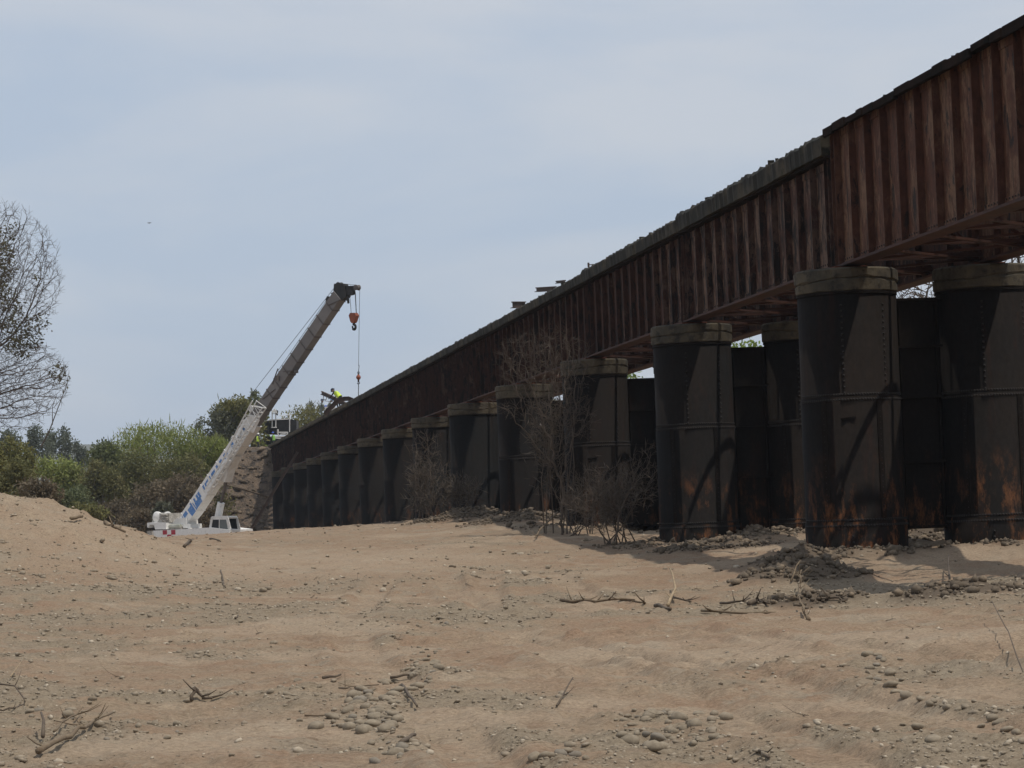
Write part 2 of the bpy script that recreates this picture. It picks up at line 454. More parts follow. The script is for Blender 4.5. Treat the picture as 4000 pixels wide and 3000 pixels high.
GRAV = []
def left2(x, y):
    return sstep(-12, -17, x + (y - 75) * .06)
def ground_feats(x, y):
    x = np.asarray(x, float); y = np.asarray(y, float)
    dx, dy = x - CAM[0], y - CAM[1]
    zz = dx * math.sin(PSI) + dy * math.cos(PSI)
    u = dx * math.cos(PSI) - dy * math.sin(PSI)
    r = np.hypot(dx, dy)
    zc = np.where(zz > 2, zz, np.maximum(r, 2))
    v = np.where(zz > 2, np.clip(1106 + 6100 * u / np.maximum(zz, 2), -900, 3400), np.where(u > 0, 3400, -900))
    fi = (np.log(zc) - TZ[0]) / (TZ[1] - TZ[0]); fi = np.clip(fi, 0, len(TZ) - 1.001)
    fj = (v - TV[0]) / (TV[1] - TV[0]); fj = np.clip(fj, 0, len(TV) - 1.001)
    i, j = fi.astype(int), fj.astype(int); a, b = fi - i, fj - j
    z = (T2[i, j] * (1 - a) + T2[i + 1, j] * a) * (1 - b) + (T2[i, j + 1] * (1 - a) + T2[i + 1, j + 1] * a) * b
    near = 1 - sstep(150, 260, r)
    # gravel streaks run across the view (the grader went along the bank)
    ga = fbm(x * .30 + y * .02, y * .20, 3, 5, .6)
    gb = fbm(x * 1.3, y * 1.1, 9, 4, .6)
    gravel = sstep(.10, .46, ga + .40 * gb)
    left = sstep(4.0, -6.0, x + 13.0 + (y - 20) * .03)
    gravel = np.clip(gravel + .35 * left * sstep(-.15, .3, gb), 0, 1) * sstep(12, 16, r) * (1 - .55 * sstep(60, 110, r))
    pale = sstep(.18, .42, fbm(x * .45 - 5, y * .30 + 3, 21, 4, .6)) * (1 - gravel)
    for qx, qy, qr, qs in GRAV:
        w = np.exp(-(((x - qx) / qr) ** 2 + ((y - qy) / (qr * qs)) ** 2) ** 1.5)
        gravel = np.maximum(gravel, w * sstep(-.45, .25, gb + .15))
    # machine tracks: one pair up the middle, one across
    trk = np.zeros_like(z); cmp_ = np.zeros_like(z); n63 = sstep(-.30, .12, fbm(x * .25, y * .2, 63, 2) + .05)
    for cxy, wd in ((x - (-12.9 + (y - 17) * .085 + .5 * np.sin(y * .11)), 1.15), (x - (-8.6 + (y - 17) * .02 + .7 * np.sin(y * .09 + 1)), 1.15), ((y - (29 + (x + 10) * .35 + .8 * np.sin(x * .25))) * .9, 1.1), ((y - (40 - (x + 8) * .12 + .7 * np.sin(x * .3))) * .9, 1.2)):
        for s_ in (-1, 1):
            e = np.abs(cxy - s_ * wd)
            kt_ = n63 * (1 - sstep(.20, .34, e)); trk = trk - .060 * kt_ + .040 * n63 * np.exp(-((e - .46) / .11) ** 2); cmp_ = np.maximum(cmp_, kt_)
    cmp_ = cmp_ * (1 - sstep(55, 75, r)); pale = np.maximum(pale, .75 * cmp_ * sstep(-.3, .2, gb)); gravel = gravel * (1 - .8 * cmp_)
    clod = np.maximum(fbm(x * 2.6, y * 2.6, 66, 3), .06) - .06
    z = z + near * (.12 * fbm(x * .18, y * .18, 5, 3) + .07 * fbm(x * .8, y * .8, 6, 4, .6) + .046 * fbm(x * 3.1, y * 3.1, 7, 4, .66)
                    + .026 * fbm(x * 9, y * 9, 8, 3, .6) * (.35 + gravel) + trk * (1 - sstep(55, 75, r)) + .10 * clod * sstep(.0, .35, fbm(x * .35, y * .3, 67, 2) + .12)
                    + .34 * sstep(60, 72, r) * left2(x, y) * fbm(x * .8, y * .8, 68, 5, .62))
    palew = np.zeros_like(z)
    n51 = sstep(-.5, .1, fbm(x * 1.1, y * .8, 51, 3) + .25)
    for qx, qy, qr, qs in PALE:
        w = np.exp(-(((x - qx) / qr) ** 2 + ((y - qy) / (qr * qs)) ** 2) ** 2)
        w = w * n51
        pale = np.maximum(pale, w); palew = np.maximum(palew, w); gravel = gravel * (1 - w)
    rm = np.zeros_like(z)
    n41, n43 = .5 + fbm(x * .7, y * .7, 41, 3), sstep(-.15, .25, fbm(x * .5, y * .5, 43, 3) + .12)
    n47 = 1 + .7 * fbm(x * 1.6, y * 1.6, 47, 3)
    for k, py_ in enumerate(PIERS):
        d2 = ((x - 1.0) / 4.2) ** 2 + ((y - py_) / 4.5) ** 2
        w = np.exp(-d2 * 1.6)
        z = z + w * .20 * n41 * 2 * near
        rm = np.maximum(rm, w * n43)
    # heap of rubble left of the nearest pier, spoil ridge on the right
    for hx, hy, hr, hh in HEAPS:
        d = np.hypot(x - hx, y - hy) / hr
        w = np.clip(1 - d, 0, 1) ** 1.3
        z = z + hh * w * n47
        rm = np.maximum(rm, sstep(0, .4, w))
    rm = rm * (1 - .92 * palew)
    return z, gravel, pale, np.clip(rm, 0, 1)
HEAPS = [(-2.9, 52.6, 1.9, .42), (-1.7, 57.6, 1.7, .30), (2.2, 50.2, 1.6, .20), (-4.6, 45.5, 1.3, .16), (-2.4, 44.2, 1.5, .20),
         (-1.0, 69.0, 2.2, .30), (-1.6, 97.5, 3.0, .35), (-1.7, 110.5, 3.4, .45), (2.5, 64.0, 2.6, .35)]
PALE = []
def gz(x, y):
    return float(surf(np.array([x]), np.array([y]))[0])
_zs = np.exp(np.linspace(math.log(12), math.log(330), 240))
def surf(x, y):
    return ground_feats(x, y)[0]
def ghit(px, py):
    """where a sight line meets the riverbed"""
    d = FW + CX * ((px - 2000.0) / FPX) + CY * ((1500.0 - py) / FPX)
    P = CAM[None] + d[None] * _zs[:, None]
    g = surf(P[:, 0], P[:, 1])
    b = np.nonzero(P[:, 2] < g)[0]
    if len(b) == 0: return None
    k = max(b[0], 1)
    t = np.linspace(0, 1, 24)[:, None]
    P = P[k - 1][None] * (1 - t) + P[k][None] * t
    g = surf(P[:, 0], P[:, 1])
    b = np.nonzero(P[:, 2] < g)[0]
    k = max(b[0], 1) if len(b) else len(P) - 1
    h0, h1 = P[k - 1, 2] - g[k - 1], P[k, 2] - g[k]
    t = h0 / (h0 - h1 + 1e-9)
    p = P[k - 1] * (1 - t) + P[k] * t
    p[2] = g[k - 1] * (1 - t) + g[k] * t
    return p

for px_, py_, r_, q_ in ((3660, 2195, 1.3, 1.0), (3800, 2180, 1.4, 1.0), (3950, 2160, 1.6, 1.0), (1680, 2800, .28, 1.2), (1000, 2190, 6.5, 1.4), (700, 2170, 6.0, 1.5), (1250, 2180, 5.0, 1.4), (2420, 2530, 1.3, .8), (2250, 2560, .9, .8),
                         (3450, 2770, 1.3, .6), (2330, 2760, .55, .8), (2550, 2770, .6, .8), (3300, 2480, 1.5, .8), (2720, 2600, .9, .8), (3700, 2490, 1.2, .7), (2000, 2490, 1.0, .5)):
    _p = ghit(px_, py_)
    if _p is not None: PALE.append((_p[0], _p[1], r_, q_))
for px_, py_, r_, q_ in ((1440, 2780, .75, 1.8), (1670, 2600, .6, 2.2), (1500, 2930, .6, 1.3), (2600, 2850, 1.0, 1.2), (2180, 2980, .7, 1.0), (3450, 2630, 1.0, 1.6), (3800, 2790, .9, 1.2), (2930, 2630, .8, 1.6), (220, 2790, .8, 1.6), (1150, 2740, .8, 2.0), (540, 2850, 1.0, 1.2), (1700, 2420, 2.0, 1.3), (950, 2390, 3.2, .8), (500, 2420, 3.0, .8), (1150, 2290, 3.0, 1.0)):
    _p = ghit(px_, py_)
    if _p is not None: GRAV.append((_p[0], _p[1], r_, q_))
def ground_mat():
    mt, nt, bs = node_mat('riverbed_sand')
    def attr(n):
        a = nt.nodes.new('ShaderNodeAttribute'); a.attribute_name = n
        return a.outputs['Fac']
    big = add_noise(nt, .45, 6, .65, (1, .7, 1), 'World')
    col = mix(nt, ramp(nt, big, .40, .62), (.268, .194, .130), (.250, .166, .108))
    m2 = add_noise(nt, 1.4, 7, .7, (.9, .8, 1), 'World')
    col = mix(nt, ramp(nt, m2, .45, .68), col, (.285, .217, .147))
    pk = add_noise(nt, .9, 7, .72, (.8, .55, 1), 'World', .4)
    col = mix(nt, math_n(nt, 'MULTIPLY', ramp(nt, pk, .54, .62), .75), col, (.262, .216, .158))
    pd = add_noise(nt, 1.7, 7, .72, (.8, .6, 1), 'World', .4)
    col = mix(nt, math_n(nt, 'MULTIPLY', ramp(nt, pd, .57, .66), .6), col, (.185, .122, .080))
    pl_ = add_noise(nt, .55, 6, .7, (.8, .5, 1), 'World', .6)
    col = mix(nt, math_n(nt, 'MULTIPLY', ramp(nt, pl_, .60, .68), .7), col, (.36, .29, .21))
    gv = add_noise(nt, 3.0, 6, .7, (1, 1.5, 1), 'World')
    gcol = mix(nt, ramp(nt, gv, .35, .65), (.202, .162, .112), (.265, .217, .155))
    col = mix(nt, math_n(nt, 'MULTIPLY', attr('gravel'), .85), col, gcol)
    col = mix(nt, math_n(nt, 'MULTIPLY', attr('pale'), .55), col, (.35, .275, .195))
    fin = add_noise(nt, 22.0, 6, .72, (1, 1, 1), 'World')
    col = mix(nt, .8, col, mix(nt, 1.0, col, ramp(nt, fin, .32, .68, (.62, .60, .58, 1), (1.28, 1.28, 1.28, 1)), 'MULTIPLY'))
    clod = add_noise(nt, 7.0, 5, .7, (.6, 1.6, 1), 'World')
    col = mix(nt, math_n(nt, 'MULTIPLY', ramp(nt, clod, .57, .66), .6), col, (.135, .092, .060))
    spk = add_noise(nt, 30.0, 4, .7, (1, 1, 1), 'World')
    col = mix(nt, math_n(nt, 'MULTIPLY', ramp(nt, spk, .62, .70), .55), col, (.38, .31, .225))
    spd = add_noise(nt, 24.0, 5, .7, (.7, 1.3, 1), 'World')
    col = mix(nt, math_n(nt, 'MULTIPLY', ramp(nt, spd, .61, .68), .6), col, (.095, .068, .046))
    col = mix(nt, math_n(nt, 'MULTIPLY', attr('rubble'), .9), col, (.105, .080, .058))  # dark rubble soil, with shade under the bridge put into its colour
    nt.links.new(col, bs.inputs['Base Color'])
    bs.inputs['Roughness'].default_value = .95
    bs.inputs['Specular IOR Level'].default_value = .1
    h = math_n(nt, 'ADD', math_n(nt, 'MULTIPLY', fin, .5), clod)
    bump(nt, bs, h, .8, .06)
    return mt
M['ground'] = ground_mat()

# polar grid round the camera stand, dense where the place is seen
dense = np.arange(-13.0, 13.0001, .065)
side = np.concatenate([np.linspace(13.4, 30, 24), np.linspace(34, 180, 36)])
ang = np.radians(np.concatenate([-side[::-1][1:], dense, side])) + PSI
rad = np.concatenate([[0.4, 2, 5, 8, 11], np.exp(np.linspace(math.log(13), math.log(125), 560)), np.exp(np.linspace(math.log(128), math.log(9000), 150))])
A, Rr = np.meshgrid(ang, rad)
gx, gy = CAM[0] + Rr * np.sin(A), CAM[1] + Rr * np.cos(A)
zg, gr_, pa_, rb_ = ground_feats(gx.ravel(), gy.ravel())
na, nr = len(ang), len(rad)
idx = np.arange(na * nr).reshape(nr, na)
quads = np.stack([idx[:-1, :-1], idx[:-1, 1:], idx[1:, 1:], idx[1:, :-1]], -1).reshape(-1, 4)[:, ::-1]
gob = np_mesh('ground', np.stack([gx.ravel(), gy.ravel(), zg], 1), quads, M['ground'], smooth=True)
for nm, arr in (('gravel', gr_), ('pale', pa_), ('rubble', rb_)):
    at_ = gob.data.attributes.new(nm, 'FLOAT', 'POINT'); at_.data.foreach_set('value', arr.astype(np.float32))
tag(gob, kind='structure')
ZG = zg.reshape(nr, na)
def surf(x, y):                                   # height of the finished sheet
    dx, dy = np.asarray(x) - CAM[0], np.asarray(y) - CAM[1]
    a = np.arctan2(dx, dy); r = np.hypot(dx, dy)
    a = np.where(a < ang[0], a + 2 * math.pi, a)
    j = np.clip(np.searchsorted(ang, a) - 1, 0, na - 2); i = np.clip(np.searchsorted(rad, r) - 1, 0, nr - 2)
    u = np.clip((a - ang[j]) / (ang[j + 1] - ang[j]), 0, 1); v = np.clip((r - rad[i]) / (rad[i + 1] - rad[i]), 0, 1)
    return (ZG[i, j] * (1 - u) + ZG[i, j + 1] * u) * (1 - v) + (ZG[i + 1, j] * (1 - u) + ZG[i + 1, j + 1] * u) * v

# far hills beyond the trees
hm = MB()
for (p0, p1, Z, hs) in ((-500, 900, 2600, 1.0), (100, 1500, 3400, .8)):
    n = 60; top = []; bot = []
    for i in range(n + 1):
        px = p0 + (p1 - p0) * i / n
        b = at(px, 2090, Z); b[2] = -2
        ey = 1755 - 60 * hs * (0.5 + float(fbm(np.array([i * .09 + Z]), np.array([.3]), 60, 4)[0])) + (abs(px - 450) * .05)
        t = at(px, ey, Z)
        back = np.array([FW[0], FW[1], 0]) * 500
        bot.append(b); top.append(t + back * .5)
    k0 = len(hm.v)
    hm.v += [tuple(map(float, b)) for b in bot] + [tuple(map(float, t)) for t in top] + [tuple(map(float, b + back)) for b in bot]
    for i in range(n):
        hm.f.append((k0 + i, k0 + i + 1, k0 + n + 1 + i + 1, k0 + n + 1 + i))
        hm.f.append((k0 + n + 1 + i, k0 + n + 2 + i, k0 + 2 * n + 3 + i, k0 + 2 * n + 2 + i))
tag(obj('hills', hm, M['hill']), kind='structure')

# earth embankment carrying the line behind the abutment
ex, ey_ = np.meshgrid(np.linspace(-26, 30, 150), np.linspace(259, 470, 240))
dxx = np.maximum(np.maximum(-3.6 - ex, ex - 6.6), 0); dyy = np.maximum(ABUT + 1.2 - ey_, 0)
dist = np.hypot(dxx, dyy * 1.0)
ez = 9.55 - dist * .86 + .7 * fbm(ex * .5, ey_ * .5, 71, 4, .6) * sstep(0, 1.5, dist) + .45 * np.abs(fbm(ex * 1.6, ey_ * 1.6, 75, 3)) * sstep(0, 1, dist)
ez = np.maximum(ez, -.3)
ii = np.arange(ex.size).reshape(ex.shape)
eq = np.stack([ii[:-1, :-1], ii[:-1, 1:], ii[1:, 1:], ii[1:, :-1]], -1).reshape(-1, 4)
zr = ez.ravel(); eq = eq[(zr[eq].max(1) > -.2)]
M['bank'] = noisy('rocky_earth_bank', (.165, .122, .088), (.055, .044, .036), 1.3, .95, 1.0, c3=(.24, .17, .11), lo=.42, hi=.6, bdist=.3)
emb = np_mesh('embankment', np.stack([ex.ravel(), ey_.ravel(), zr], 1), eq, M['bank'])
tag(emb, kind='structure')

br_n = 26000
_r = np.random.default_rng(77)
_bi = _r.integers(0, len(eq), br_n)
_bv = np.stack([ex.ravel(), ey_.ravel(), zr], 1)[eq[_bi]].mean(1)
_ok = (_bv[:, 2] > .3) & (_bv[:, 2] < 9.2) & (_bv[:, 1] < 292) & (_bv[:, 0] < 0)
BANK_ROCKS = _bv[_ok]

# ------------------------------------------------------------------ the bridge
bridge = empty('railway_bridge', (1.5, 165.0, 0.5), 'long rusty steel plate girder railway bridge on paired iron cylinder piers', 'bridge')
GB, GT = 6.90, 9.33                   # girder underside and top, all spans but the nearest
COLR, CAPB, CAPT, FARX = 1.10, 6.28, 6.78, 3.1

def girder(x, y0, y1, zb, zt, wm, sm, sidesign, nst, detail, nm):
    """one plate girder: web + flange angles as a part, stiffeners as sub-parts"""
    b = MB()
    b.box((x, (y0 + y1) / 2, (zb + zt) / 2), (.022, y1 - y0, zt - zb - .06))
    for z_, s_ in ((zb + .11, -1), (zt - .11, 1)):
        for sx in (-1, 1):
            b.box((x + sx * .022, (y0 + y1) / 2, z_), (.02, y1 - y0, .16))
    web = obj(nm, b, wm, bridge)
    fb = MB()
    fb.box((x, (y0 + y1) / 2, zb), (.46, y1 - y0, .045))
    fb.box((x, (y0 + y1) / 2, zb + .033), (.40, y1 - y0 - 1.6, .02))
    obj('bottom_flange', fb, M['red_steel'], web)
    ft = MB()
    ft.box((x, (y0 + y1) / 2, zt), (.48, y1 - y0, .05))
    if zt > 9.6:                        # heavy edge timber bolted along the nearest span
        rq = random.Random(17); yq_ = y0
        while yq_ < y1 - .5:
            la_ = rq.uniform(.5, 1.6); la_ = min(la_, y1 - .02 - yq_)
            hq = rq.uniform(.10, .19)
            ft.box((x + sidesign * (.25 + rq.uniform(-.02, .03)), yq_ + la_ / 2, zt + .03 - hq / 2 + rq.uniform(-.02, .03)), (rq.uniform(.06, .12), la_ - rq.uniform(.01, .12), hq), rq.uniform(-.012, .012))
            yq_ += la_
    obj('top_flange', ft, M['topflange'], web)
    if detail:
        rv = MB()
        step = .17
        n = int((y1 - y0) / step)
        for i in range(n):
            for z_ in (zb + .07, zb + .15):
                yy = y0 + step * (i + .5)
                p = (x + sidesign * .036, yy, z_)
                rv.box(p, (.022, .034, .034))
        o = obj('rivet_row', rv, M['rivet'], web, fix=False); o['kind'] = 'stuff'
    return web

stiff_cache = {}
def stiffener(h, sign, mat):
    key = (round(h, 3), sign, mat.name)
    if key not in stiff_cache:
        b = MB()
        b.box((sign * .024, .055, 0), (.016, .11, h - .34))            # leg on the web
        b.box((sign * .090, 0, 0), (.15, .016, h - .10))               # outstanding leg
        b.box((sign * .080, .045, h / 2 - .10), (.11, .07, .10))       # crimped end fillers
        b.box((sign * .080, .045, -h / 2 + .10), (.11, .07, .10))
        me = bpy.data.meshes.new('stiffener'); me.from_pydata(b.v, [], b.f); fix_normals(me); me.materials.append(mat)
        stiff_cache[key] = me
    return stiff_cache[key]

spans = [(PIERS[0] + .06, PIERS[1] - .05)] + [(PIERS[k] + .06, PIERS[k + 1] - .06) for k in range(1, 14)] + [(PIERS[14] + .06, ABUT + .3)]
cop_cache = {}
for si, (y0, y1) in enumerate(spans):
    first = si == 0
    zb = GB - (.06 if first else 0.0) + (.03 if first else 0)
    zt = 9.88 if first else GT
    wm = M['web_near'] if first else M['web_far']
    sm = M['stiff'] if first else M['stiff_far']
    if first: y1 = PIERS[1] + .32
    elif si == 1: y0 = PIERS[1] + .40
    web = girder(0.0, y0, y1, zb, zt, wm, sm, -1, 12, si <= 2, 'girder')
    ns = 12
    sy = [y0 + .12, y0 + .42] + [y0 + .42 + (y1 - y0 - .84) * (i + 1) / ns for i in range(ns - 1)] + [y1 - .42, y1 - .12]
    for yy in sy:
        inst('stiffener', stiffener(zt - zb, -1, sm), web, (0, yy, (zb + zt) / 2))
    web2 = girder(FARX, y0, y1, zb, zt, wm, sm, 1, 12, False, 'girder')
    for yy in sy[::2]:
        inst('stiffener', stiffener(zt - zb, -1, sm), web2, (FARX, yy, (zb + zt) / 2))
    # cross frames and lateral bracing between the two girders
    nb = 5
    for i in range(nb + 1):
        yy = y0 + .35 + (y1 - y0 - .7) * i / nb
        c = MB()
        c.bar((.03, yy, zb + .20), (FARX - .03, yy, zb + .20), .09, .09)
        c.bar((.03, yy, zt - .30), (FARX - .03, yy, zt - .30), .09, .09)
        c.bar((.03, yy, zb + .25), (FARX - .03, yy, zt - .38), .07, .07)
        c.bar((.03, yy + .08, zt - .38), (FARX - .03, yy + .08, zb + .25), .07, .07)
        obj('cross_frame', c, M['red_steel'], bridge)
    lb = MB()
    for i in range(nb):
        ya = y0 + .35 + (y1 - y0 - .7) * i / nb; yb = y0 + .35 + (y1 - y0 - .7) * (i + 1) / nb
        lb.bar((.1, ya, zb + .075), (FARX - .1, yb, zb + .075), .10, .05)
        lb.bar((FARX - .1, ya, zb + .125), (.1, yb, zb + .125), .10, .05)
    obj('lateral_bracing', lb, M['red_steel'], bridge)
    # mossy coping along the girder heads
    if not first:
        nblk = 6
        for i in range(nblk):
            la = (y1 - y0) / nblk
            key = (i % 3, round(la, 2))
            if key not in cop_cache:
                b = MB(); rs = random.Random(i)
                n = 12; prof = []
                for q in range(n + 1):
                    yy = -la / 2 + .012 + (la - .024) * q / n
                    j = [rs.uniform(-.025, .025) for _ in range(4)]
                    prof.append([(-.30 + j[0], yy, .027), (-.32 + j[0], yy, .30 + j[1]), (-.26 + j[2], yy, .37 + j[3] * 1.4), (.26, yy, .38 + j[1]), (.26, yy, .027)])
                vs = [p for r_ in prof for p in r_]
                fs = []
                for q in range(n):
                    for e in range(5):
                        e2 = (e + 1) % 5
                        fs.append((q * 5 + e, q * 5 + e2, q * 5 + 5 + e2, q * 5 + 5 + e))
                fs += [(0, 1, 2, 3, 4), tuple(n * 5 + e for e in (4, 3, 2, 1, 0))]
                b.add(vs, fs)
                me = bpy.data.meshes.new('coping_block'); me.from_pydata(b.v, [], b.f); fix_normals(me); me.materials.append(M['coping'])
                cop_cache[key] = me
            hz_ = {1: 1.36, 2: 1.12}.get(si, .92)
            inst('coping_block', cop_cache[key], web, (-.02, y0 + la * (i + .5), zt), 0.0, (1, 1, hz_))
    # stubs of old fixings and moss crumbs on the head of the girder
    cr_ = MB(); rs = random.Random(si + 50)
    for i in range(90 if si < 6 else 30):
        yy = rs.uniform(y0 + .2, y1 - .2); zz_ = zt + (.36 * {1: 1.36, 2: 1.12}.get(si, .92) if not first else .02)
        s_ = rs.uniform(.015, .06) * (1 if rs.random() < .9 else 1.7)
        cr_.box((rs.uniform(-.25, .1), yy, zz_ + s_ * .3), (s_ * 1.6, s_ * rs.uniform(1.5, 5), s_), rs.uniform(-.4, .4))
    o = obj('deck_crumbs', cr_, M['coping'], web); o['kind'] = 'stuff'

def ringverts(x, y, z0, z1, r, n, wob=0.0):
    b = MB()
    b.lathe((x, y, 0), [(r, z0), (r, z1)], n)
    return b
pier_parts = {}
def column(x, y, zb, detail, k_=0):
    b = MB()
    prof = [(COLR, -1.2), (COLR, 1.35)]
    prof += [(COLR - .018, 1.352), (COLR - .018, 4.02), (COLR - .034, 4.022), (COLR - .034, CAPB - .02)]
    b.lathe((x, y, 0), prof, 40 if detail else 24)
    c = obj('pier_column', b, M['column'], bridge, smooth=False)
    c.data.polygons.foreach_set('use_smooth', [len(p.vertices) == 4 for p in c.data.polygons])
    # lip ring under the cap
    k = MB(); k.lathe((x, y, 0), [(COLR - .04, CAPB - .07), (COLR - .012, CAPB - .065), (COLR - .012, CAPB - .015), (COLR - .04, CAPB - .01)], 40 if detail else 24)
    obj('lip_ring', k, M['column'], c, smooth=False)
    cp_ = MB(); n = 40; rs = random.Random(int(y * 7 + x * 3))
    rows = []
    lv = [(-.0, COLR - .02), (.02, COLR + .0), (.2, COLR + .01), (.235, COLR - .02), (.27, COLR + .022), (.46, COLR + .018), (.50, COLR - .03)]
    ph = rs.uniform(0, 6)
    for h, r in lv:
        rows.append([(x + (r + rs.uniform(-.012, .012)) * math.cos(2 * math.pi * i / n), y + (r + rs.uniform(-.012, .012)) * math.sin(2 * math.pi * i / n),
                      CAPB + h + (.045 * math.sin(2.0 * 2 * math.pi * i / n + ph) + .02 * rs.uniform(-1, 1) if .1 < h < .4 else 0)) for i in range(n)])
    vs = [p for r_ in rows for p in r_]; fs = []
    for j in range(len(rows) - 1):
        for i in range(n): fs.append((j * n + i, j * n + (i + 1) % n, (j + 1) * n + (i + 1) % n, (j + 1) * n + i))
    fs += [tuple(range(n - 1, -1, -1)), tuple(range((len(rows) - 1) * n, len(rows) * n))]
    cp_.add(vs, fs)
    obj('cap', cp_, M['cap'], c)
    bp = MB(); bp.box((x, y - .25, (CAPT + GB) / 2 - .02), (.7, .42, GB - CAPT - .05)); bp.box((x, y + .35, (CAPT + GB) / 2 - .02), (.7, .42, GB - CAPT - .05))
    obj('bearing_plate', bp, M['bright_red'], c)
    if detail:
        rv = MB()
        def riv(a, z, r):
            p = np.array((x + r * math.cos(a), y + r * math.sin(a), z)); s_ = .024
            t = np.array((-math.sin(a), math.cos(a), 0)) * s_; u = np.array((0, 0, s_)); nrm = np.array((math.cos(a), math.sin(a), 0)) * .022
            rv.add([p - t - u, p + t - u, p + t + u, p - t + u, p + nrm], [(0, 1, 4), (1, 2, 4), (2, 3, 4), (3, 0, 4)])
        for zz_, r in ((4.07, COLR - .034), (3.96, COLR - .018), (1.40, COLR - .018), (1.28, COLR)):
            for i in range(56):
                a = math.pi + math.pi * i / 55; riv(a, zz_, r)
        for a, z0, z1, r in ((-1.25, 1.45, 3.9, COLR - .018), (-1.05, 4.1, 6.1, COLR - .034), (-1.95, 4.1, 6.1, COLR - .034), (-2.4, 1.45, 3.9, COLR - .018), (-1.9, -.2, 1.25, COLR)):
            for i in range(int((z1 - z0) / .125)): riv(a, z0 + .125 * i, r)
        o = obj('rivet_seam', rv, M['rivet'], c, fix=False); o['kind'] = 'stuff'
        st = MB()
        for a in (-1.25, -2.4): 
            st.bar((x + (COLR - .012) * math.cos(a), y + (COLR - .012) * math.sin(a), 1.42), (x + (COLR - .012) * math.cos(a), y + (COLR - .012) * math.sin(a), 3.95), .13, .014, up=(math.cos(a), math.sin(a), 0))
        if k_ in (1, 3): st.bar((x + 1.09 * math.cos(-2.05), y + 1.09 * math.sin(-2.05), 3.55), (x + 1.09 * math.cos(-1.75), y + 1.09 * math.sin(-1.75), 3.58), .03, .03)
        obj('splice_plate', st, M['column'], c)
    return c
for k, yp in enumerate(PIERS):
    if k == 0: continue
    column(0.0, yp, 0, k <= 4, k)
    column(FARX, yp, 0, k <= 3)
    d = MB()
    xa, xb = COLR - .08, FARX - COLR + .08
    d.box(((xa + xb) / 2, yp, (1.15 + 6.15) / 2), (xb - xa, .03, 6.15 - 1.15))
    dp = obj('diaphragm_plate', d, M['column'], bridge)
    s_ = MB()
    for z_ in (1.2, 2.6, 4.0, 5.1, 6.12): s_.box(((xa + xb) / 2, yp, z_), (xb - xa - .04, .34, .05))
    s_.box((xa + .12, yp - .03, 3.6), (.05, .10, 4.8)); s_.box((xb - .12, yp - .03, 3.6), (.05, .10, 4.8))
    obj('shelf_angle', s_, M['column'], dp)
# abutment
ab = MB()
ab.box((1.55, ABUT + 1.0, 3.3), (6.4, 1.6, 7.0))
ab.box((1.55, ABUT + 1.55, 8.0), (6.0, .5, 2.4))
ab.prism([(-1.7, ABUT + .6, 0.0), (-1.7, ABUT + .6, 9.2), (-1.7, ABUT + 5.0, 9.2), (-1.7, ABUT + 7.0, 5.0), (-1.7, ABUT + 7.0, 0.0)], (.6, 0, 0))
obj('abutment', ab, M['concrete'], bridge)
# working deck at the far end, where the crew stands
for yy in np.arange(PIERS[9] + .3, ABUT, .62):
    t_ = MB(); t_.box((1.55, yy, GT + .16 + random.uniform(-.02, .02)), (4.0 if random.random() < .8 else 3.7, .24, .22), random.uniform(-.02, .02))
    obj('railroad_tie', t_, M['tie'], bridge)
# ------------------------------------------------------------------ the mobile crane
CB = at(728, 2038, 204.0)                           # boom foot
CT = at(1334, 1145, 195.0)                          # boom head
hd = np.array([CT[0] - CB[0], CT[1] - CB[1], 0.0]); hd /= np.linalg.norm(hd)
nn = np.array([hd[1], -hd[0], 0.0])                 # towards the camera side of the crane
if np.dot(nn, CAM - CB) < 0: nn = -nn
def cp(px, py, off=0.0):
    d = at(px, py, 1.0) - CAM
    t = np.dot(CB - CAM, nn) / np.dot(d, nn)
    return CAM + d * t + nn * off
def q2(cx, cy): return (600 + cx / 6.144, 1950 + cy / 6.144)
crane = empty('truck_crane', (CB[0], CB[1], gz(CB[0], CB[1])), 'white mobile crane with raised telescopic boom standing behind the sand crest', 'crane')
def cpoly(pts, thick, off=0.0):
    return MB().prism([cp(*p, off) for p in pts], nn * thick)
# carrier body
body = cpoly([(622, 2074), (646, 2071), (838, 2060.5), (868, 2059), (942, 2068), (942, 2096), (760, 2106), (622, 2112)], 2.4)
bo = obj('carrier_body', body, M['white'], crane)
obj('rear_box', cpoly([q2(150, 752), q2(272, 745), q2(276, 900), q2(150, 905)], .14, 1.26), M['engine'], bo)
for qd in ([(505, 738), (605, 732), (608, 832), (512, 840)], [(710, 730), (806, 722), (808, 835), (714, 838)], [(612, 850), (640, 838), (712, 836), (712, 880), (660, 890), (614, 884)]):
    obj('red_marking', cpoly([q2(*p) for p in qd], .02, 1.215), M['red'], bo)
sm_ = MB(); 
for cx, cy in ((1325, 640), (1090, 690), (1400, 690), (380, 770)): sm_.prism([cp(*q2(cx - 22, cy - 10), .9), cp(*q2(cx + 22, cy - 12), .9), cp(*q2(cx + 20, cy + 45), .9), cp(*q2(cx - 20, cy + 45), .9)], nn * .25)
obj('deck_fitting', sm_, M['white2'], bo)
wl_ = MB()
for px_ in (660, 715, 860, 915):
    for off in (-.95, .95):
        c = cp(px_, 2122, off); c[2] = crane.location.z + .52
        w_ = obj('wheel', MB().lathe(c, [(.2, -.17), (.5, -.17), (.54, -.1), (.54, .1), (.5, .17), (.2, .17)], 18, nn), M['black'], crane)
        obj('rim', MB().lathe(c, [(.24, -.18), (.24, .18)], 12, nn), M['white2'], w_)
ax = MB()
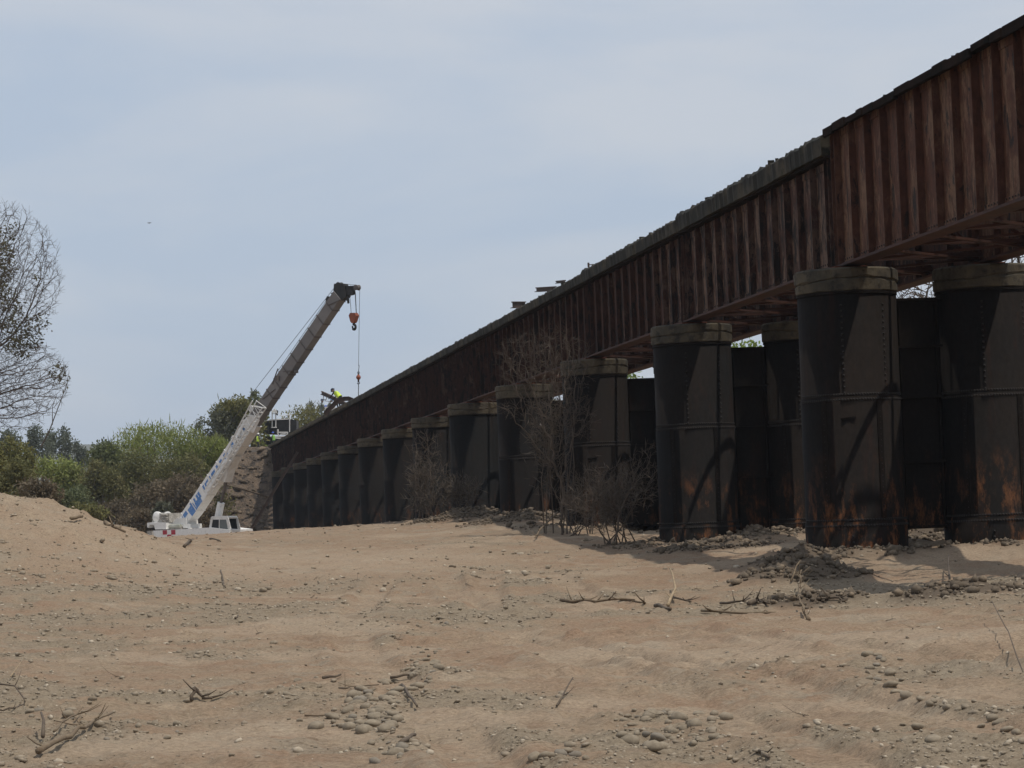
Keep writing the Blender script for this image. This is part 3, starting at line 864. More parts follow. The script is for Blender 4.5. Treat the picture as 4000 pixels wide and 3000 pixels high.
for px_ in (660, 715, 860, 915):
    a_, b_ = cp(px_, 2122, -.9), cp(px_, 2122, .9); a_[2] = b_[2] = crane.location.z + .52
    ax.tube([a_, b_], .1, 8)
    c = cp(px_, 2104); ax.bar(c, (c[0], c[1], crane.location.z + .5), .3, .6, up=hd)
obj('axle', ax, M['black'], crane)
# counterweight with its arched recess
arch = [q2(105, 560), q2(180, 548), q2(440, 552), q2(560, 560), q2(560, 712), q2(295, 715)]
arch += [q2(210 + 80 * math.cos(a), 690 - 95 * math.sin(a)) for a in np.linspace(0.15, math.pi - .1, 9)] + [q2(108, 660)]
obj('counterweight', cpoly(arch, 2.2), M['white'], crane)
cwb = MB().prism([cp(*q2(*p), -.3) for p in ((130, 590), (300, 590), (300, 735), (130, 735))], nn * 1.2)
obj('winch_recess', cwb, M['black'], crane)
wd = MB().lathe(cp(*q2(212, 440)), [(.20, -.62), (.42, -.6), (.44, -.5), (.34, -.45), (.34, .35), (.44, .4), (.46, .55), (.36, .64), (.12, .72)], 20, nn)
wdo = obj('winch_drum', wd, M['white2'], crane, smooth=False)
obj('winch_seat', cpoly([q2(135, 470), q2(300, 470), q2(310, 545), q2(110, 545)], 1.3), M['engine'], wdo)
eng = cpoly([q2(330, 335), q2(548, 328), q2(556, 440), q2(570, 550), q2(325, 550)], 1.6)
eo = obj('engine_housing', eng, M['engine'], crane)
ep = MB(); rs = random.Random(3)
for i in range(10):
    cx, cy = rs.uniform(345, 545), rs.uniform(360, 530)
    ep.lathe(cp(*q2(cx, cy), .8), [(.03, -.02), (rs.uniform(.06, .15), 0), (rs.uniform(.06, .13), .10), (.02, .16)], 8, nn)
for i in range(5):
    a_, b_ = cp(*q2(rs.uniform(340, 450), rs.uniform(380, 520)), .88), cp(*q2(rs.uniform(440, 560), rs.uniform(400, 545)), .9)
    ep.tube([a_, (a_ + b_) / 2 + (0, 0, .08), b_], .04, 6)
obj('engine_pipe', ep, M['engine'], eo)
tk = MB().tube([cp(*q2(545, 640), .75), cp(*q2(825, 628), .75)], .12, 12)
to = obj('hydraulic_tank', tk, M['tank'], crane)
obj('tank_foot', cpoly([q2(540, 655), q2(830, 650), q2(835, 715), q2(520, 720)], 1.5), M['engine'], to)
# boom
bdir = (CT - CB); BL = np.linalg.norm(bdir); bdir /= BL
bup = np.cross(nn, bdir); bup /= np.linalg.norm(bup)
if bup[2] < 0: bup = -bup                                # towards the boom's upper (left) side
def bp(t, s, off=0.0):                                   # t metres along, s metres up from the axis
    return CB + bdir * t + bup * s + nn * off
def tof(px, py): return float(np.dot(cp(px, py) - CB, bdir))
HB, HU = .48, .42
T1 = tof(985, 1640)
bb = MB(); 
bb.prism([bp(-.2, .30), bp(.5, HB), bp(T1, HB), bp(T1, -HB), bp(1.2, -HB), bp(.0, -.35)], nn * .86)
bso = obj('boom_base_section', bb, M['white'], crane)
ub = MB(); ub.prism([bp(T1 - .3, HU), bp(BL - .2, HU * .96), bp(BL - .2, -HU * .96), bp(T1 - .3, -HU)], nn * .70)
uso = obj('boom_extension', ub, M['grey_boom'], crane)
for px_, py_ in ((724, 2003), (758, 1952), (797, 1889), (821.5, 1848), (859, 1799.5), (888, 1750), (925, 1699), (961, 1646)):
    t = tof(px_, py_) + .0
    r_ = MB(); r_.prism([bp(t - .035, HB + .03), bp(t + .035, HB + .03), bp(t + .035 - .10, -HB - .02), bp(t - .035 - .10, -HB - .02)], nn * .94)
    obj('boom_rib', r_, M['white2'], bso)
for px_, py_ in ((1051, 1516), (1081, 1477), (1115, 1427), (1149, 1380), (1183, 1330), (1216, 1281), (1250, 1231), (1289, 1181), (1022, 1566)):
    t = tof(px_, py_)
    r_ = MB(); r_.prism([bp(t - .04, HU + .03), bp(t + .04, HU + .03), bp(t + .04 - .06, -HU - .02), bp(t - .04 - .06, -HU - .02)], nn * .78)
    obj('boom_rib', r_, M['rib_grey'], uso)
# diagonal braces and the rope guide collar on the extension
gd = MB()
for a, b, c, d in ((1078, 1500, 1100, 1440), (1040, 1560, 1090, 1520), (1120, 1452, 1160, 1448), (1292, 1195, 1345, 1172)):
    gd.bar(cp(a, b, .37), cp(c, d, .37), .07, .05)
t = tof(1158, 1450); gd.box(cp(1160, 1451, .1), (.30, .5, .22)); gd.box(cp(1096, 1458, 0), (.28, .5, .3)); gd.box(cp(1104, 1478, .36), (.5, .1, .35), .6)
obj('guide_collar', gd, M['rib_grey'], uso)
# faded blue lettering and emblem on the side of the base section
off_ = .437
def blue(t0, t1, s0, s1, sk=.0):
    o = obj('blue_lettering', MB().prism([bp(t0, s0, off_), bp(t1, s0, off_), bp(t1 + sk, s1, off_), bp(t0 + sk, s1, off_)], nn * .012), M['blue'], bso)
L0 = tof(724, 2003)
for (a, b, c, d, k) in ((-.15, .45, -.02, .28, 0), (.6, 1.35, -.46, .18, .0), (1.35, 2.1, -.44, .0, .1), (1.05, 1.25, .18, .33, 0), (1.5, 1.66, .0, .3, .05), (1.85, 2.05, .0, .3, .05), (2.1, 2.3, -.15, .3, .05),
                        (2.75, 2.95, -.05, .28, .1), (3.05, 3.2, -.1, .26, .1), (3.25, 3.55, .12, .26, .1), (3.25, 3.55, -.1, .0, .1), (3.7, 3.85, -.08, .26, .1), (4.0, 4.5, .05, .26, .1), (4.0, 4.15, -.12, .1, .1),
                        (4.75, 4.95, -.05, .3, .05), (5.25, 5.55, .02, .28, .05), (5.85, 6.1, .14, .3, .05), (5.8, 5.95, -.05, .2, .05), (6.15, 6.3, .0, .2, .05), (6.9, 7.2, -.02, .28, .05), (7.6, 7.9, .02, .2, .05),
                        (8.5, 8.8, -.02, .3, .05), (8.7, 9.0, -.3, -.05, .05), (9.3, 9.5, -.05, .2, .05), (9.7, 9.95, -.2, .1, .05), (10.2, 10.5, -.3, .24, .05), (10.7, 10.9, -.1, .22, .05), (11.2, 11.5, -.2, .1, .05), (11.8, 12.0, -.3, .0, .05), (12.4, 13.6, -.2, .26, .05)):
    if L0 + b < T1 - .2: blue(L0 + a, L0 + b, c, d, k)
# foot bracket
ft_ = cpoly([q2(592, 560), q2(682, 462), q2(915, 440), q2(935, 590), q2(1020, 590), q2(1020, 690), q2(850, 690), q2(830, 610), q2(640, 612)], 1.15)
obj('boom_foot_bracket', ft_, M['white2'], crane)
# luffing ram
def c2(cx, cy): return (580 + cx / 3.073, 1600 + cy / 3.073)
ram = obj('lift_cylinder', MB().tube([cp(*c2(812, 1418)), cp(*c2(872, 1118))], [.27, .27], 14), M['white'], crane)
obj('piston_rod', MB().tube([cp(*c2(868, 1130)), cp(*c2(932, 868))], .11, 10), M['chrome'], ram)
br = cpoly([c2(905, 850), c2(960, 872), c2(1005, 720), c2(1090, 560), c2(1000, 640), c2(860, 810)], .7, 0)
obj('ram_bracket', br, M['white2'], crane)
# stowed lattice jib on the boom's side
lj = MB()
Lc = [cp(838, 1910, .52), cp(905, 1800, .52), cp(968, 1668, .52), cp(1022, 1566, .52)]
Rc = [cp(846, 1925, .52), cp(936, 1782, .52), cp(990, 1695, .52), cp(1060, 1594, .52)]
def along(P, t):
    k = min(int(t * 3), 2); f_ = t * 3 - k
    return P[k] * (1 - f_) + P[k + 1] * f_
for P in (Lc, Rc):
    for i in range(3): lj.tube([P[i], P[i + 1]], .05, 6)
    Q = [p + nn * .42 for p in P]
    for i in range(3): lj.tube([Q[i], Q[i + 1]], .05, 6)
jo = obj('stowed_lattice_jib', lj, M['white2'], crane)
nb = 17
for i in range(nb):
    a, b = i / nb, (i + 1) / nb
    z_ = MB()
    for o_ in (0, .42):
        p, q = (along(Lc, a), along(Rc, b)) if i % 2 == 0 else (along(Rc, a), along(Lc, b))
        z_.tube([p + nn * o_, q + nn * o_], .03, 5)
    z_.tube([along(Lc, b), along(Rc, b)], .026, 5); z_.tube([along(Rc, b), along(Rc, b) + nn * .42], .026, 5)
    obj('lattice_brace', z_, M['white2'], jo)
pl = MB(); pl.prism([cp(967, 1642, .5), cp(1000, 1625, .5), cp(1034, 1640, .5), cp(1010, 1692, .5), cp(968, 1668, .5)], nn * .06)
pl.prism([cp(926, 1702, .5), cp(962, 1715, .5), cp(965, 1722, .5), cp(924, 1712, .5)], nn * .1)
obj('jib_mount_plate', pl, M['white2'], jo)
# cable reel wheel on the boom's upper side
rw = MB(); cc = cp(984, 1597, .1)
for k in range(20):
    a0, a1 = 2 * math.pi * k / 20, 2 * math.pi * (k + 1) / 20
    rw.bar(cc + (hd * math.cos(a0) + np.array((0, 0, 1)) * math.sin(a0)) * .19, cc + (hd * math.cos(a1) + np.array((0, 0, 1)) * math.sin(a1)) * .19, .07, .06, up=nn)
for k in range(6):
    a0 = math.pi * k / 3; rw.bar(cc, cc + (hd * math.cos(a0) + np.array((0, 0, 1)) * math.sin(a0)) * .18, .04, .04, up=nn)
rw.bar(cc, cp(1004, 1606, .1), .06, .06)
obj('reel_wheel', rw, M['white2'], crane)
# cab
def cabp(cx, cy): return q2(cx, cy)
frame = MB()
F_ = [(1625, 440), (1700, 425), (2020, 430), (2090, 740), (2060, 800), (1560, 800), (1580, 690)]
cabo = obj('cab', cpoly([q2(*p) for p in ((1600, 715), (2085, 715), (2095, 745), (2070, 800), (1560, 800))], 1.0, .55), M['white'], crane)
for a, b, w_ in (((1645, 440), (1600, 715), .20), ((1640, 442), (2020, 440), .24), ((2012, 440), (2085, 720), .18), ((1822, 470), (1818, 712), .05), ((1990, 450), (2040, 715), .05)):
    for off in (.08, 1.02):
        frame.bar(cp(*q2(*a), off), cp(*q2(*b), off), w_, .06, up=nn)
for a in ((1645, 440), (2016, 440)):
    frame.bar(cp(*q2(*a), .08), cp(*q2(*a), 1.02), .12, .1)
frame.prism([cp(*q2(*p), .55) for p in ((1640, 432), (2022, 430), (2025, 446), (1640, 450))], nn * .95)
obj('cab_frame', frame, M['white2'], cabo)
gl = MB()
gl.prism([cp(*q2(*p), 1.0) for p in ((1830, 470), (2005, 470), (2040, 712), (1824, 712))], nn * .015)
obj('window_pane', gl, M['glass'], cabo)
gl = MB(); gl.prism([cp(*q2(*p), 1.0) for p in ((1655, 470), (1818, 470), (1814, 712), (1625, 712))], nn * .015)
obj('window_pane', gl, M['dark_in'], cabo)
gi = MB(); gi.prism([cp(*q2(*p), .12) for p in ((1650, 470), (2005, 470), (2040, 712), (1625, 712))], nn * .02)
obj('rear_panel', gi, M['dark_in'], cabo)
# boom head with its sheaves
def c1(cx, cy): return (500 + cx / 2.212, 1050 + cy / 2.212)
hdm = cpoly([c1(1795, 200), c1(1800, 130), c1(1880, 130), c1(1905, 240), c1(1870, 275), c1(1770, 215)], .5)
hdm.prism([cp(*c1(*p)) for p in ((1865, 150), (1980, 145), (1985, 172), (1870, 190))], nn * .24)
hdm.prism([cp(*c1(*p)) for p in ((1880, 185), (1940, 180), (1945, 225), (1895, 235))], nn * .3)
ho = obj('boom_head', hdm, M['black'], crane)
for cx, cy, r in ((1828, 145, .24), (1980, 162, .20), (1934, 202, .20), (1742, 252, .12)):
    obj('sheave', MB().lathe(cp(*c1(cx, cy)), [(.06, -.19), (r, -.17), (r * .86, -.06), (r * .86, .06), (r, .17), (.06, .19)], 18, nn), M['rib_grey'] if cx == 1980 else M['black'], ho)
gu = MB(); gu.prism([cp(*c1(*p)) for p in ((1722, 270), (1735, 238), (1752, 240), (1757, 282), (1735, 290))], nn * .4)
gu.bar(cp(*c1(1905, 235), .1), cp(*c1(1912, 300), .1), .10, .1); gu.bar(cp(*c1(1890, 262), .2), cp(*c1(1893, 290), .2), .05, .05)
obj('rope_guide', gu, M['black'], ho)
# ropes
rp = MB()
for (a, b) in ((c1(1795, 165), c1(1145, 1000)), (c1(1742, 250), c1(1310, 880)), (c1(1850, 128), c1(1972, 140))):
    rp.tube([cp(*a, .15), cp(*b, .15)], .018, 5)
rp.tube([cp(*c1(1145, 1000), .15), cp(*q2(220, 400), .15)], .016, 5)
obj('winch_rope', rp, M['rope'], crane)
# hook block
def c4(cx, cy): return (1250 + cx / 3.32, 1080 + cy / 3.32)
hb_c = cp(*c4(440, 540))
hk = empty('hook_block', hb_c, 'orange hook block hanging below the crane boom head', 'hook block')
obj('cheek_plate', MB().prism([cp(*c4(*p)) for p in ((393, 508), (410, 472), (470, 472), (487, 508), (463, 585), (447, 606), (430, 606), (413, 585))], nn * .34), M['orange'], hk)
hr = MB()
pts = [cp(*c4(442 + 20 * math.cos(a), 655 - 30 * math.sin(a))) for a in np.linspace(1.9, -3.6, 16)]
hr.tube([cp(*c4(440, 600))] + pts, [.09] + [.085] * 8 + [.1] * 4 + [.06] * 4, 8)
obj('hook', hr, M['black'], hk)
hl = MB()
for a, b in (((385, 238), (405, 476)), ((372, 240), (380, 345)), ((455, 215), (468, 476)), ((461, 215), (473, 476))): hl.tube([cp(*c4(*a)), cp(*c4(*b))], .018, 5)
obj('hoist_line', hl, M['rope'], hk)
# ball hook on the single line
bl = empty('ball_hook', cp(*c4(499, 1305)), 'small red headache ball with hook on the single hoist line over the bridge', 'hook')
obj('ball', MB().lathe(cp(*c4(499, 1308)), [(.04, -.2)] + [(.165 * math.sin(a), -.165 * math.cos(a)) for a in np.linspace(.5, 2.6, 8)] + [(.05, .22)], 14), M['orange'], bl)
rg = MB()
for cx, cy, r, a0, a1 in ((499, 1248, 10, 0, 6.3), (497, 1380, 13, 2.2, -2.9)):
    rg.tube([cp(*c4(cx + r * math.cos(a), cy - r * math.sin(a))) for a in np.linspace(a0, a1, 14)], .035, 6)
rg.tube([cp(*c4(499, 1260)), cp(*c4(499, 1290))], .05, 6); rg.tube([cp(*c4(499, 1330)), cp(*c4(499, 1366))], .06, 6)
obj('hook', rg, M['black'], bl)
ln = MB(); ln.tube([cp(*c4(515, 175)), cp(*c4(500, 1160))], .016, 5); ln.tube([cp(*c4(508, 1150)), cp(*c4(500, 1236))], .025, 5); ln.tube([cp(*c4(500, 1394)), cp(*c4(498, 1600))], .028, 5)
obj('hoist_line', ln, M['rope'], bl)

# ------------------------------------------------------------------ people
def skin_body(name, joints, edges, mat, parent, loc, rz, scale):
    me = bpy.data.meshes.new(name)
    me.from_pydata([j[0] for j in joints], edges, [])
    o = bpy.data.objects.new(name, me); COL.objects.link(o)
    md = o.modifiers.new('skin', 'SKIN'); md.use_smooth_shade = True
    sv = me.skin_vertices[0] if me.skin_vertices else None
    if sv is None:
        bm = bmesh.new(); bm.from_mesh(me); bm.verts.layers.skin.verify(); bm.to_mesh(me); bm.free(); sv = me.skin_vertices[0]
    for i, j in enumerate(joints):
        sv.data[i].radius = (j[1], j[1] if len(j) < 3 else j[2])
    sv.data[0].use_root = True
    ss = o.modifiers.new('sub', 'SUBSURF'); ss.levels = ss.render_levels = 1
    me.materials.append(mat)
    o.parent = parent
    return o
M['trouser'] = noisy('dark_work_clothes', (.035, .038, .045), (.05, .05, .055), 5, .9, 0)
M['grey_cloth'] = noisy('grey_green_shirt', (.17, .19, .16), (.12, .13, .11), 6, .9, 0)
M['vest'] = noisy('yellow_vest', (.52, .68, .06), (.60, .72, .10), 6, .8, 0)
M['vest_green'] = noisy('green_vest', (.20, .42, .08), (.28, .5, .10), 6, .8, 0)
M['skin'] = noisy('skin', (.28, .17, .11), (.25, .15, .10), 6, .7, 0)
M['helm_white'] = noisy('white_helmet', (.75, .75, .72), (.7, .7, .68), 4, .4, 0)
M['helm_blue'] = noisy('blue_helmet', (.03, .09, .42), (.03, .08, .36), 4, .4, 0)
M['helm_light'] = noisy('light_blue_helmet', (.16, .32, .55), (.14, .3, .5), 4, .4, 0)
M['helm_dark'] = noisy('dark_helmet', (.02, .03, .06), (.03, .04, .07), 4, .4, 0)
def person(label, loc, face, vest, helm, cloth, bend=0.0, h=1.72, arms=0.0, group=None):
    """standing or stooping worker; face = heading in the ground plane"""
    p = empty('person', loc, label, 'person', group)
    p.rotation_euler = (0, 0, face)
    k = h / 1.75
    sb, cb = math.sin(bend), math.cos(bend)
    def tor(u, y=0, f=0):            # point on the torso, u above the hip, tilted forward (local +x is forward)
        return ((u * sb + f * cb) * k - bend * .12, y * k, (.92 + u * cb - f * sb) * k)
    J = [(tor(0), .135 * k, .16 * k), (tor(.22), .12 * k, .155 * k), (tor(.42), .125 * k, .18 * k), (tor(.53), .06 * k), (tor(.60, 0, .01), .055 * k), (tor(.68, 0, .02), .088 * k), (tor(.76, 0, .02), .085 * k)]
    E_ = [(0, 1), (1, 2), (2, 3), (3, 4), (4, 5), (5, 6)]
    for s_ in (-1, 1):
        n0 = len(J)
        J += [((-.02 - bend * .1, s_ * .10 * k, .86 * k), .095 * k), ((.04 * k, s_ * .12 * k, .49 * k), .066 * k), ((-.02, s_ * .13 * k, .09 * k), .045 * k), ((.13 * k, s_ * .15 * k, .045 * k), .045 * k)]
        E_ += [(0, n0), (n0, n0 + 1), (n0 + 1, n0 + 2), (n0 + 2, n0 + 3)]
        n0 = len(J)
        sh = tor(.47, s_ * .19)
        el = (sh[0] + (.10 + .12 * arms) * k, sh[1] + s_ * .06 * k, sh[2] - .27 * k)
        ha = (el[0] + (.12 + .12 * arms) * k, el[1] - s_ * .03 * k, el[2] - (.22 - .16 * arms) * k)
        hb_ = (ha[0] + .08 * k, ha[1], ha[2] - .04 * k)
        J += [(sh, .06 * k), (el, .045 * k), (ha, .034 * k), (hb_, .028 * k)]
        E_ += [(2, n0), (n0, n0 + 1), (n0 + 1, n0 + 2), (n0 + 2, n0 + 3)]
    skin_body('body', J, E_, cloth, p, loc, face, k)
    # vest wraps the torso
    v = MB(); rows = []
    for u, rx, ry in ((-.04, .165, .20), (.15, .16, .195), (.35, .165, .215), (.46, .15, .205), (.51, .10, .13)):
        rows.append([np.array(tor(u, ry * math.sin(a), rx * math.cos(a))) for a in np.linspace(0, 2 * math.pi, 14, endpoint=False)])
    vs = [q for r_ in rows for q in r_]; fs = [(j * 14 + i, j * 14 + (i + 1) % 14, (j + 1) * 14 + (i + 1) % 14, (j + 1) * 14 + i) for j in range(len(rows) - 1) for i in range(14)]
    v.add(vs, fs)
    if vest is not None:
        o = obj('vest', MB().add(np.array(vs) + np.array(loc), fs), vest, p, smooth=True)
    hc = np.array(tor(.75, 0, .02)); upv = np.array((sb, 0, cb))
    fm = MB().lathe(np.array(tor(.70, 0, .035)) + np.array(loc), [(.03, -.11 * k), (.085 * k, -.05 * k), (.092 * k, .03 * k), (.08 * k, .09 * k)], 12, upv)
    fo = obj('head', fm, M['skin'], p, smooth=True)
    hl_ = MB().lathe(hc + np.array(loc), [(.165 * k, .0), (.15 * k, .015), (.125 * k, .02), (.12 * k, .07 * k), (.09 * k, .12 * k), (.03 * k, .14 * k)], 14, upv)
    obj('helmet', hl_, helm, p, smooth=True)
    return p
DECK = GT + .28
def deck_at(px, x=1.0):
    # stand on the deck at lateral place x where the sight line column px crosses
    q = on_x(px, 1650, x); return np.array((x, q[1], DECK))
camdir = lambda p: math.atan2(CAM[1] - p[1], CAM[0] - p[0])
def approach(px, x=None, Z=282.0, py=1745):
    q = at(px, py, Z); return np.array((q[0], q[1], 9.55))
p = approach(1008); person('worker in white helmet and yellow vest standing on the embankment edge beside the boom', p, 0.2, M['vest'], M['helm_white'], M['trouser'], 0.05, 1.62)
p = approach(1070, Z=280); person('worker in blue helmet and green vest standing before the parked truck', p, 2.6, M['vest_green'], M['helm_blue'], M['trouser'], 0.08, 1.62)
p = deck_at(1257, .6); person('worker in dark blue helmet and grey shirt, leftmost of the crew on the bridge', p, 0.0, None, M['helm_dark'], M['grey_cloth'], .10, 1.78, .5)
p = deck_at(1270, 1.8); person('worker in bright blue helmet in the middle of the crew on the bridge', p, -.3, None, M['helm_blue'], M['grey_cloth'], .15, 1.80, .6)
p = deck_at(1283, .9); person('worker in light blue helmet stooping beside the bent rail', p, 0.1, None, M['helm_light'], M['grey_cloth'], .45, 1.75, .8)
p = deck_at(1326, .15); person('worker in bright yellow vest and dark helmet stooping behind the bent rail', p, 2.4, M['vest'], M['helm_dark'], M['trouser'], .85, 1.80, .7)

# ------------------------------------------------------------------ truck, rails and gear on the line
def c3(cx, cy): return (950 + cx / 4.148, 1450 + cy / 4.148)
TZ_ = 288.0
tr = empty('service_truck', approach(1120, Z=TZ_), 'dark box bodied service truck with white roof edge and raised white mast on the embankment', 'truck')
def tp(cx, cy, o=0.0): return at(*c3(cx, cy), TZ_ + o)
dpt = np.array((FW[0], FW[1], 0)); dpt /= np.linalg.norm(dpt)
def tpoly(pts, th, o=0.0): return MB().prism([tp(*p_, o) for p_ in pts], dpt * th)
tb = obj('box_body', tpoly([(400, 808), (750, 785), (880, 800), (885, 1000), (720, 1030), (400, 1020)], 3.0, 1.5), M['black'], tr)
obj('cab', tpoly([(328, 905), (420, 895), (430, 1020), (330, 1018)], 2.0, .6), M['dark_in'], tr)
obj('roof_edge', tpoly([(395, 800), (560, 782), (750, 774), (750, 790), (560, 800), (395, 816)], 3.05, 1.5), M['white'], tb)
ms_ = MB()
for x_ in (468, 527): ms_.tube([tp(x_, 915, -.3), tp(x_ + 2, 655, -.3)], .055, 6)
ms_.tube([tp(455, 912, -.3), tp(545, 912, -.3)], .05, 6); ms_.tube([tp(470, 690, -.3), tp(530, 690, -.3)], .04, 6)
mo = obj('mast', ms_, M['white2'], tr)
obj('mast_head', tpoly([(460, 650), (515, 608), (545, 640), (560, 690), (505, 668), (462, 672)], .5, -.3), M['white'], mo)
obj('mast_motor', tpoly([(535, 625), (568, 640), (560, 720), (535, 700)], .3, -.3), M['black'], mo)
po = MB(); po.tube([tp(752, 985, -.2), tp(752, 700, -.2)], .05, 6); po.tube([tp(690, 712, -.2), tp(752, 705, -.2)], .03, 5); po.tube([tp(568, 725, -.2), tp(752, 715, -.2)], .02, 5)
obj('post', po, M['white2'], tr)
rl = MB()
for a, b in (((555, 990), (720, 990)), ((555, 990), (580, 1055)), ((720, 990), (700, 1050)), ((465, 1068), (720, 1050)), ((560, 940), (560, 1000)), ((600, 1020), (690, 1015)), ((470, 1080), (640, 1090))):
    rl.bar(tp(*a, -.9), tp(*b, -.9), .12, .12)
obj('bed_frame', rl, M['white2'], tr)
obj('bed', tpoly([(470, 1080), (720, 1055), (735, 1130), (480, 1180)], 2.0, .1), M['black'], tr)
wb = tpoly([(330, 820), (385, 800), (400, 890), (345, 900)], .08, .2)
obj('side_window', wb, M['glass'], tr)
for x_ in (400, 640, 820):
    obj('wheel', MB().lathe(tp(x_, 1120, .4), [(.2, -.15), (.42, -.15), (.46, 0), (.42, .15), (.2, .15)], 14, dpt), M['black'], tr)

def rail_mb(pts, h=.16, hw=.07, fw=.14):
    """flat-bottomed rail along a polyline"""
    b = MB(); prof = [(-fw / 2, 0), (fw / 2, 0), (fw / 2, .02), (.012, .035), (.012, h - .04), (hw / 2, h - .035), (hw / 2, h), (-hw / 2, h), (-hw / 2, h - .035), (-.012, h - .04), (-.012, .035), (-fw / 2, .02)]
    pts = [np.array(p_, float) for p_ in pts]; vs = []; n = len(prof)
    for i, p_ in enumerate(pts):
        t = pts[min(i + 1, len(pts) - 1)] - pts[max(i - 1, 0)]; t /= np.linalg.norm(t)
        s_ = np.cross(t, (0, 0, 1.0)); s_ /= np.linalg.norm(s_) + 1e-9; u = np.cross(s_, t)
        vs += [p_ + s_ * a + u * c for a, c in prof]
    fs = [(i * n + k, i * n + (k + 1) % n, (i + 1) * n + (k + 1) % n, (i + 1) * n + k) for i in range(len(pts) - 1) for k in range(n)]
    fs += [tuple(range(n - 1, -1, -1)), tuple(range((len(pts) - 1) * n, len(pts) * n))]
    return b.add(vs, fs)
def c5(cx, cy): return (1180 + cx / 9.217, 1480 + cy / 9.217)
def top(name, mb, mat, label, cat, group=None, smooth=False):
    v = np.array(mb.v); org = (v.min(0) + v.max(0)) / 2; org[2] = v[:, 2].min()
    return tag(obj(name, mb, mat, None, org=org, smooth=smooth), label, cat, group)
ZB = 194.0
top('steel_rail', rail_mb([at(*c5(705, 560), ZB + 6), at(*c5(1000, 690), ZB + 3), at(*c5(1600, 990), ZB)], .24, .12, .2), M['rail'], 'straight length of rail tilted up over the crew on the bridge', 'rail')
arc = [(905, 1330), (985, 1180), (1130, 1060), (1260, 920), (1400, 840), (1540, 795), (1660, 790), (1760, 830), (1850, 900)]
top('bent_rail', rail_mb([at(*c5(*a), ZB - 4) for a in arc], .30, .16, .24), M['rail'], 'bent rail arching in front of the crew on the bridge deck', 'rail')
rk = empty('rail_machine', deck_at(1290, 1.6), 'small light machine with square mirror frames behind the bridge crew', 'machine')
gm = MB()
def sq(cx, cy, w_, h_):
    P = [at(*c5(*q), ZB + 8) for q in ((cx, cy), (cx + w_, cy), (cx + w_, cy + h_), (cx, cy + h_))]
    for i in range(4): gm.tube([P[i], P[(i + 1) % 4]], .022, 5)
sq(770, 620, 110, 120); sq(1090, 650, 120, 110)
for a, b in (((830, 740), (830, 800)), ((1150, 760), (1150, 960)), ((810, 790), (1140, 830)), ((965, 830), (965, 1000))): gm.tube([at(*c5(*a), ZB + 8), at(*c5(*b), ZB + 8)], .022, 5)
obj('mirror_frame', gm, M['rib_grey'], rk)
obj('machine_body', MB().prism([at(*c5(*q), ZB + 8) for q in ((840, 1010), (1180, 1020), (1300, 1120), (1100, 1300), (820, 1280))], dpt * 1.0), M['white2'], rk)
# rails and bolts left sticking out along the near girder head
def c6(cx, cy): return (1950 + cx / 4.9156, 1000 + cy / 4.9156)
yq = on_x(*c6(1000, 640), -.2)
def g6(cx, cy, x=-.2): return on_x(*c6(cx, cy), x)
a_ = at(*c6(720, 692), 103.5); b_ = g6(1080, 672, .1)
top('steel_rail', rail_mb([a_, b_], .17, .10, .17), M['rail'], 'rail end jutting out level from the bridge head against the sky', 'rail')
a_ = at(*c6(262, 1000), 107.0); b_ = g6(500, 1000, .1)
top('steel_rail', rail_mb([a_, b_], .25, .12, .22), M['rail'], 'short rail stub poking up from the bridge head left of the level rail end', 'rail')
a_ = at(*c6(1105, 530), 100.5); b_ = g6(1260, 515, .1)
top('steel_rail', rail_mb([a_, b_], .10, .09, .12), M['rail'], 'tiny rail stub poking up just right of the level rail end', 'rail')
bo_ = MB(); a_ = at(*c6(1715, 170), 92.0); b_ = g6(1850, 160, .1)
bo_.tube([a_, b_], .018, 6); bo_.tube([a_ + (0, 0, .07), a_ - (0, 0, .08)], .035, 6)
top('loose_bolt', bo_, M['rail'], 'long headed bolt sticking out of the bridge head against the sky', 'bolt')
# rail leaning from the bank up to the girder
lb_ = on_x(1166, 1768, -.5); la_ = at(984, 2070, 228.0); la_[2] = max(la_[2], .2)
top('leaning_rail', rail_mb([la_, lb_], .2, .12, .2), M['rail'], 'long dark rail leaning from the bank up against the far girder', 'rail')
cb_ = MB(); cb_.tube([at(*c2(930, 905), 262), at(*c2(1120, 950), 262), at(*c2(1280, 1000), 263), at(*c2(1420, 1045), 264)], .09, 6)
top('drain_pipe', cb_, M['stick_dark'], 'dark pipe running down the rocky embankment slope behind the crane', 'pipe')
# ------------------------------------------------------------------ trees and shrubs
def colonize(att, base, step, infl, kill, trunk=None, iters=140, jitter=.25, seed=1):
    """space colonisation: branches grow towards a cloud of points"""
    r_ = np.random.default_rng(seed)
    nodes = [np.array(base, float)]; par = [-1]
    for p_ in (trunk or []):
        while np.linalg.norm(np.array(p_) - nodes[-1]) > step * 1.2:
            d = np.array(p_) - nodes[-1]
            nodes.append(nodes[-1] + d / np.linalg.norm(d) * step + r_.normal(0, step * .08, 3)); par.append(len(nodes) - 2)
    att = [np.array(a) for a in att]; dead = set()
    for it in range(iters):
        kt = kdtree.KDTree(len(nodes))
        for i, n in enumerate(nodes): kt.insert(n, i)
        kt.balance()
        pull = {}
        rest = []
        for a in att:
            co, i, d = kt.find(a)
            if d < kill: continue
            rest.append(a)
            if d < infl: pull.setdefault(i, []).append((a - nodes[i]) / d)
        att = rest
        if not pull: break
        new = 0
        for i, ds in pull.items():
            if (i, len(ds)) in dead: continue
            d = np.mean(ds, 0) + r_.normal(0, jitter, 3)
            l = np.linalg.norm(d)
            if l < 1e-3: continue
            q = nodes[i] + d / l * step
            co, j, dd = kt.find(q)
            if dd < step * .35: dead.add((i, len(ds))); continue
            nodes.append(q); par.append(i); new += 1
        if not new: break
    return nodes, par
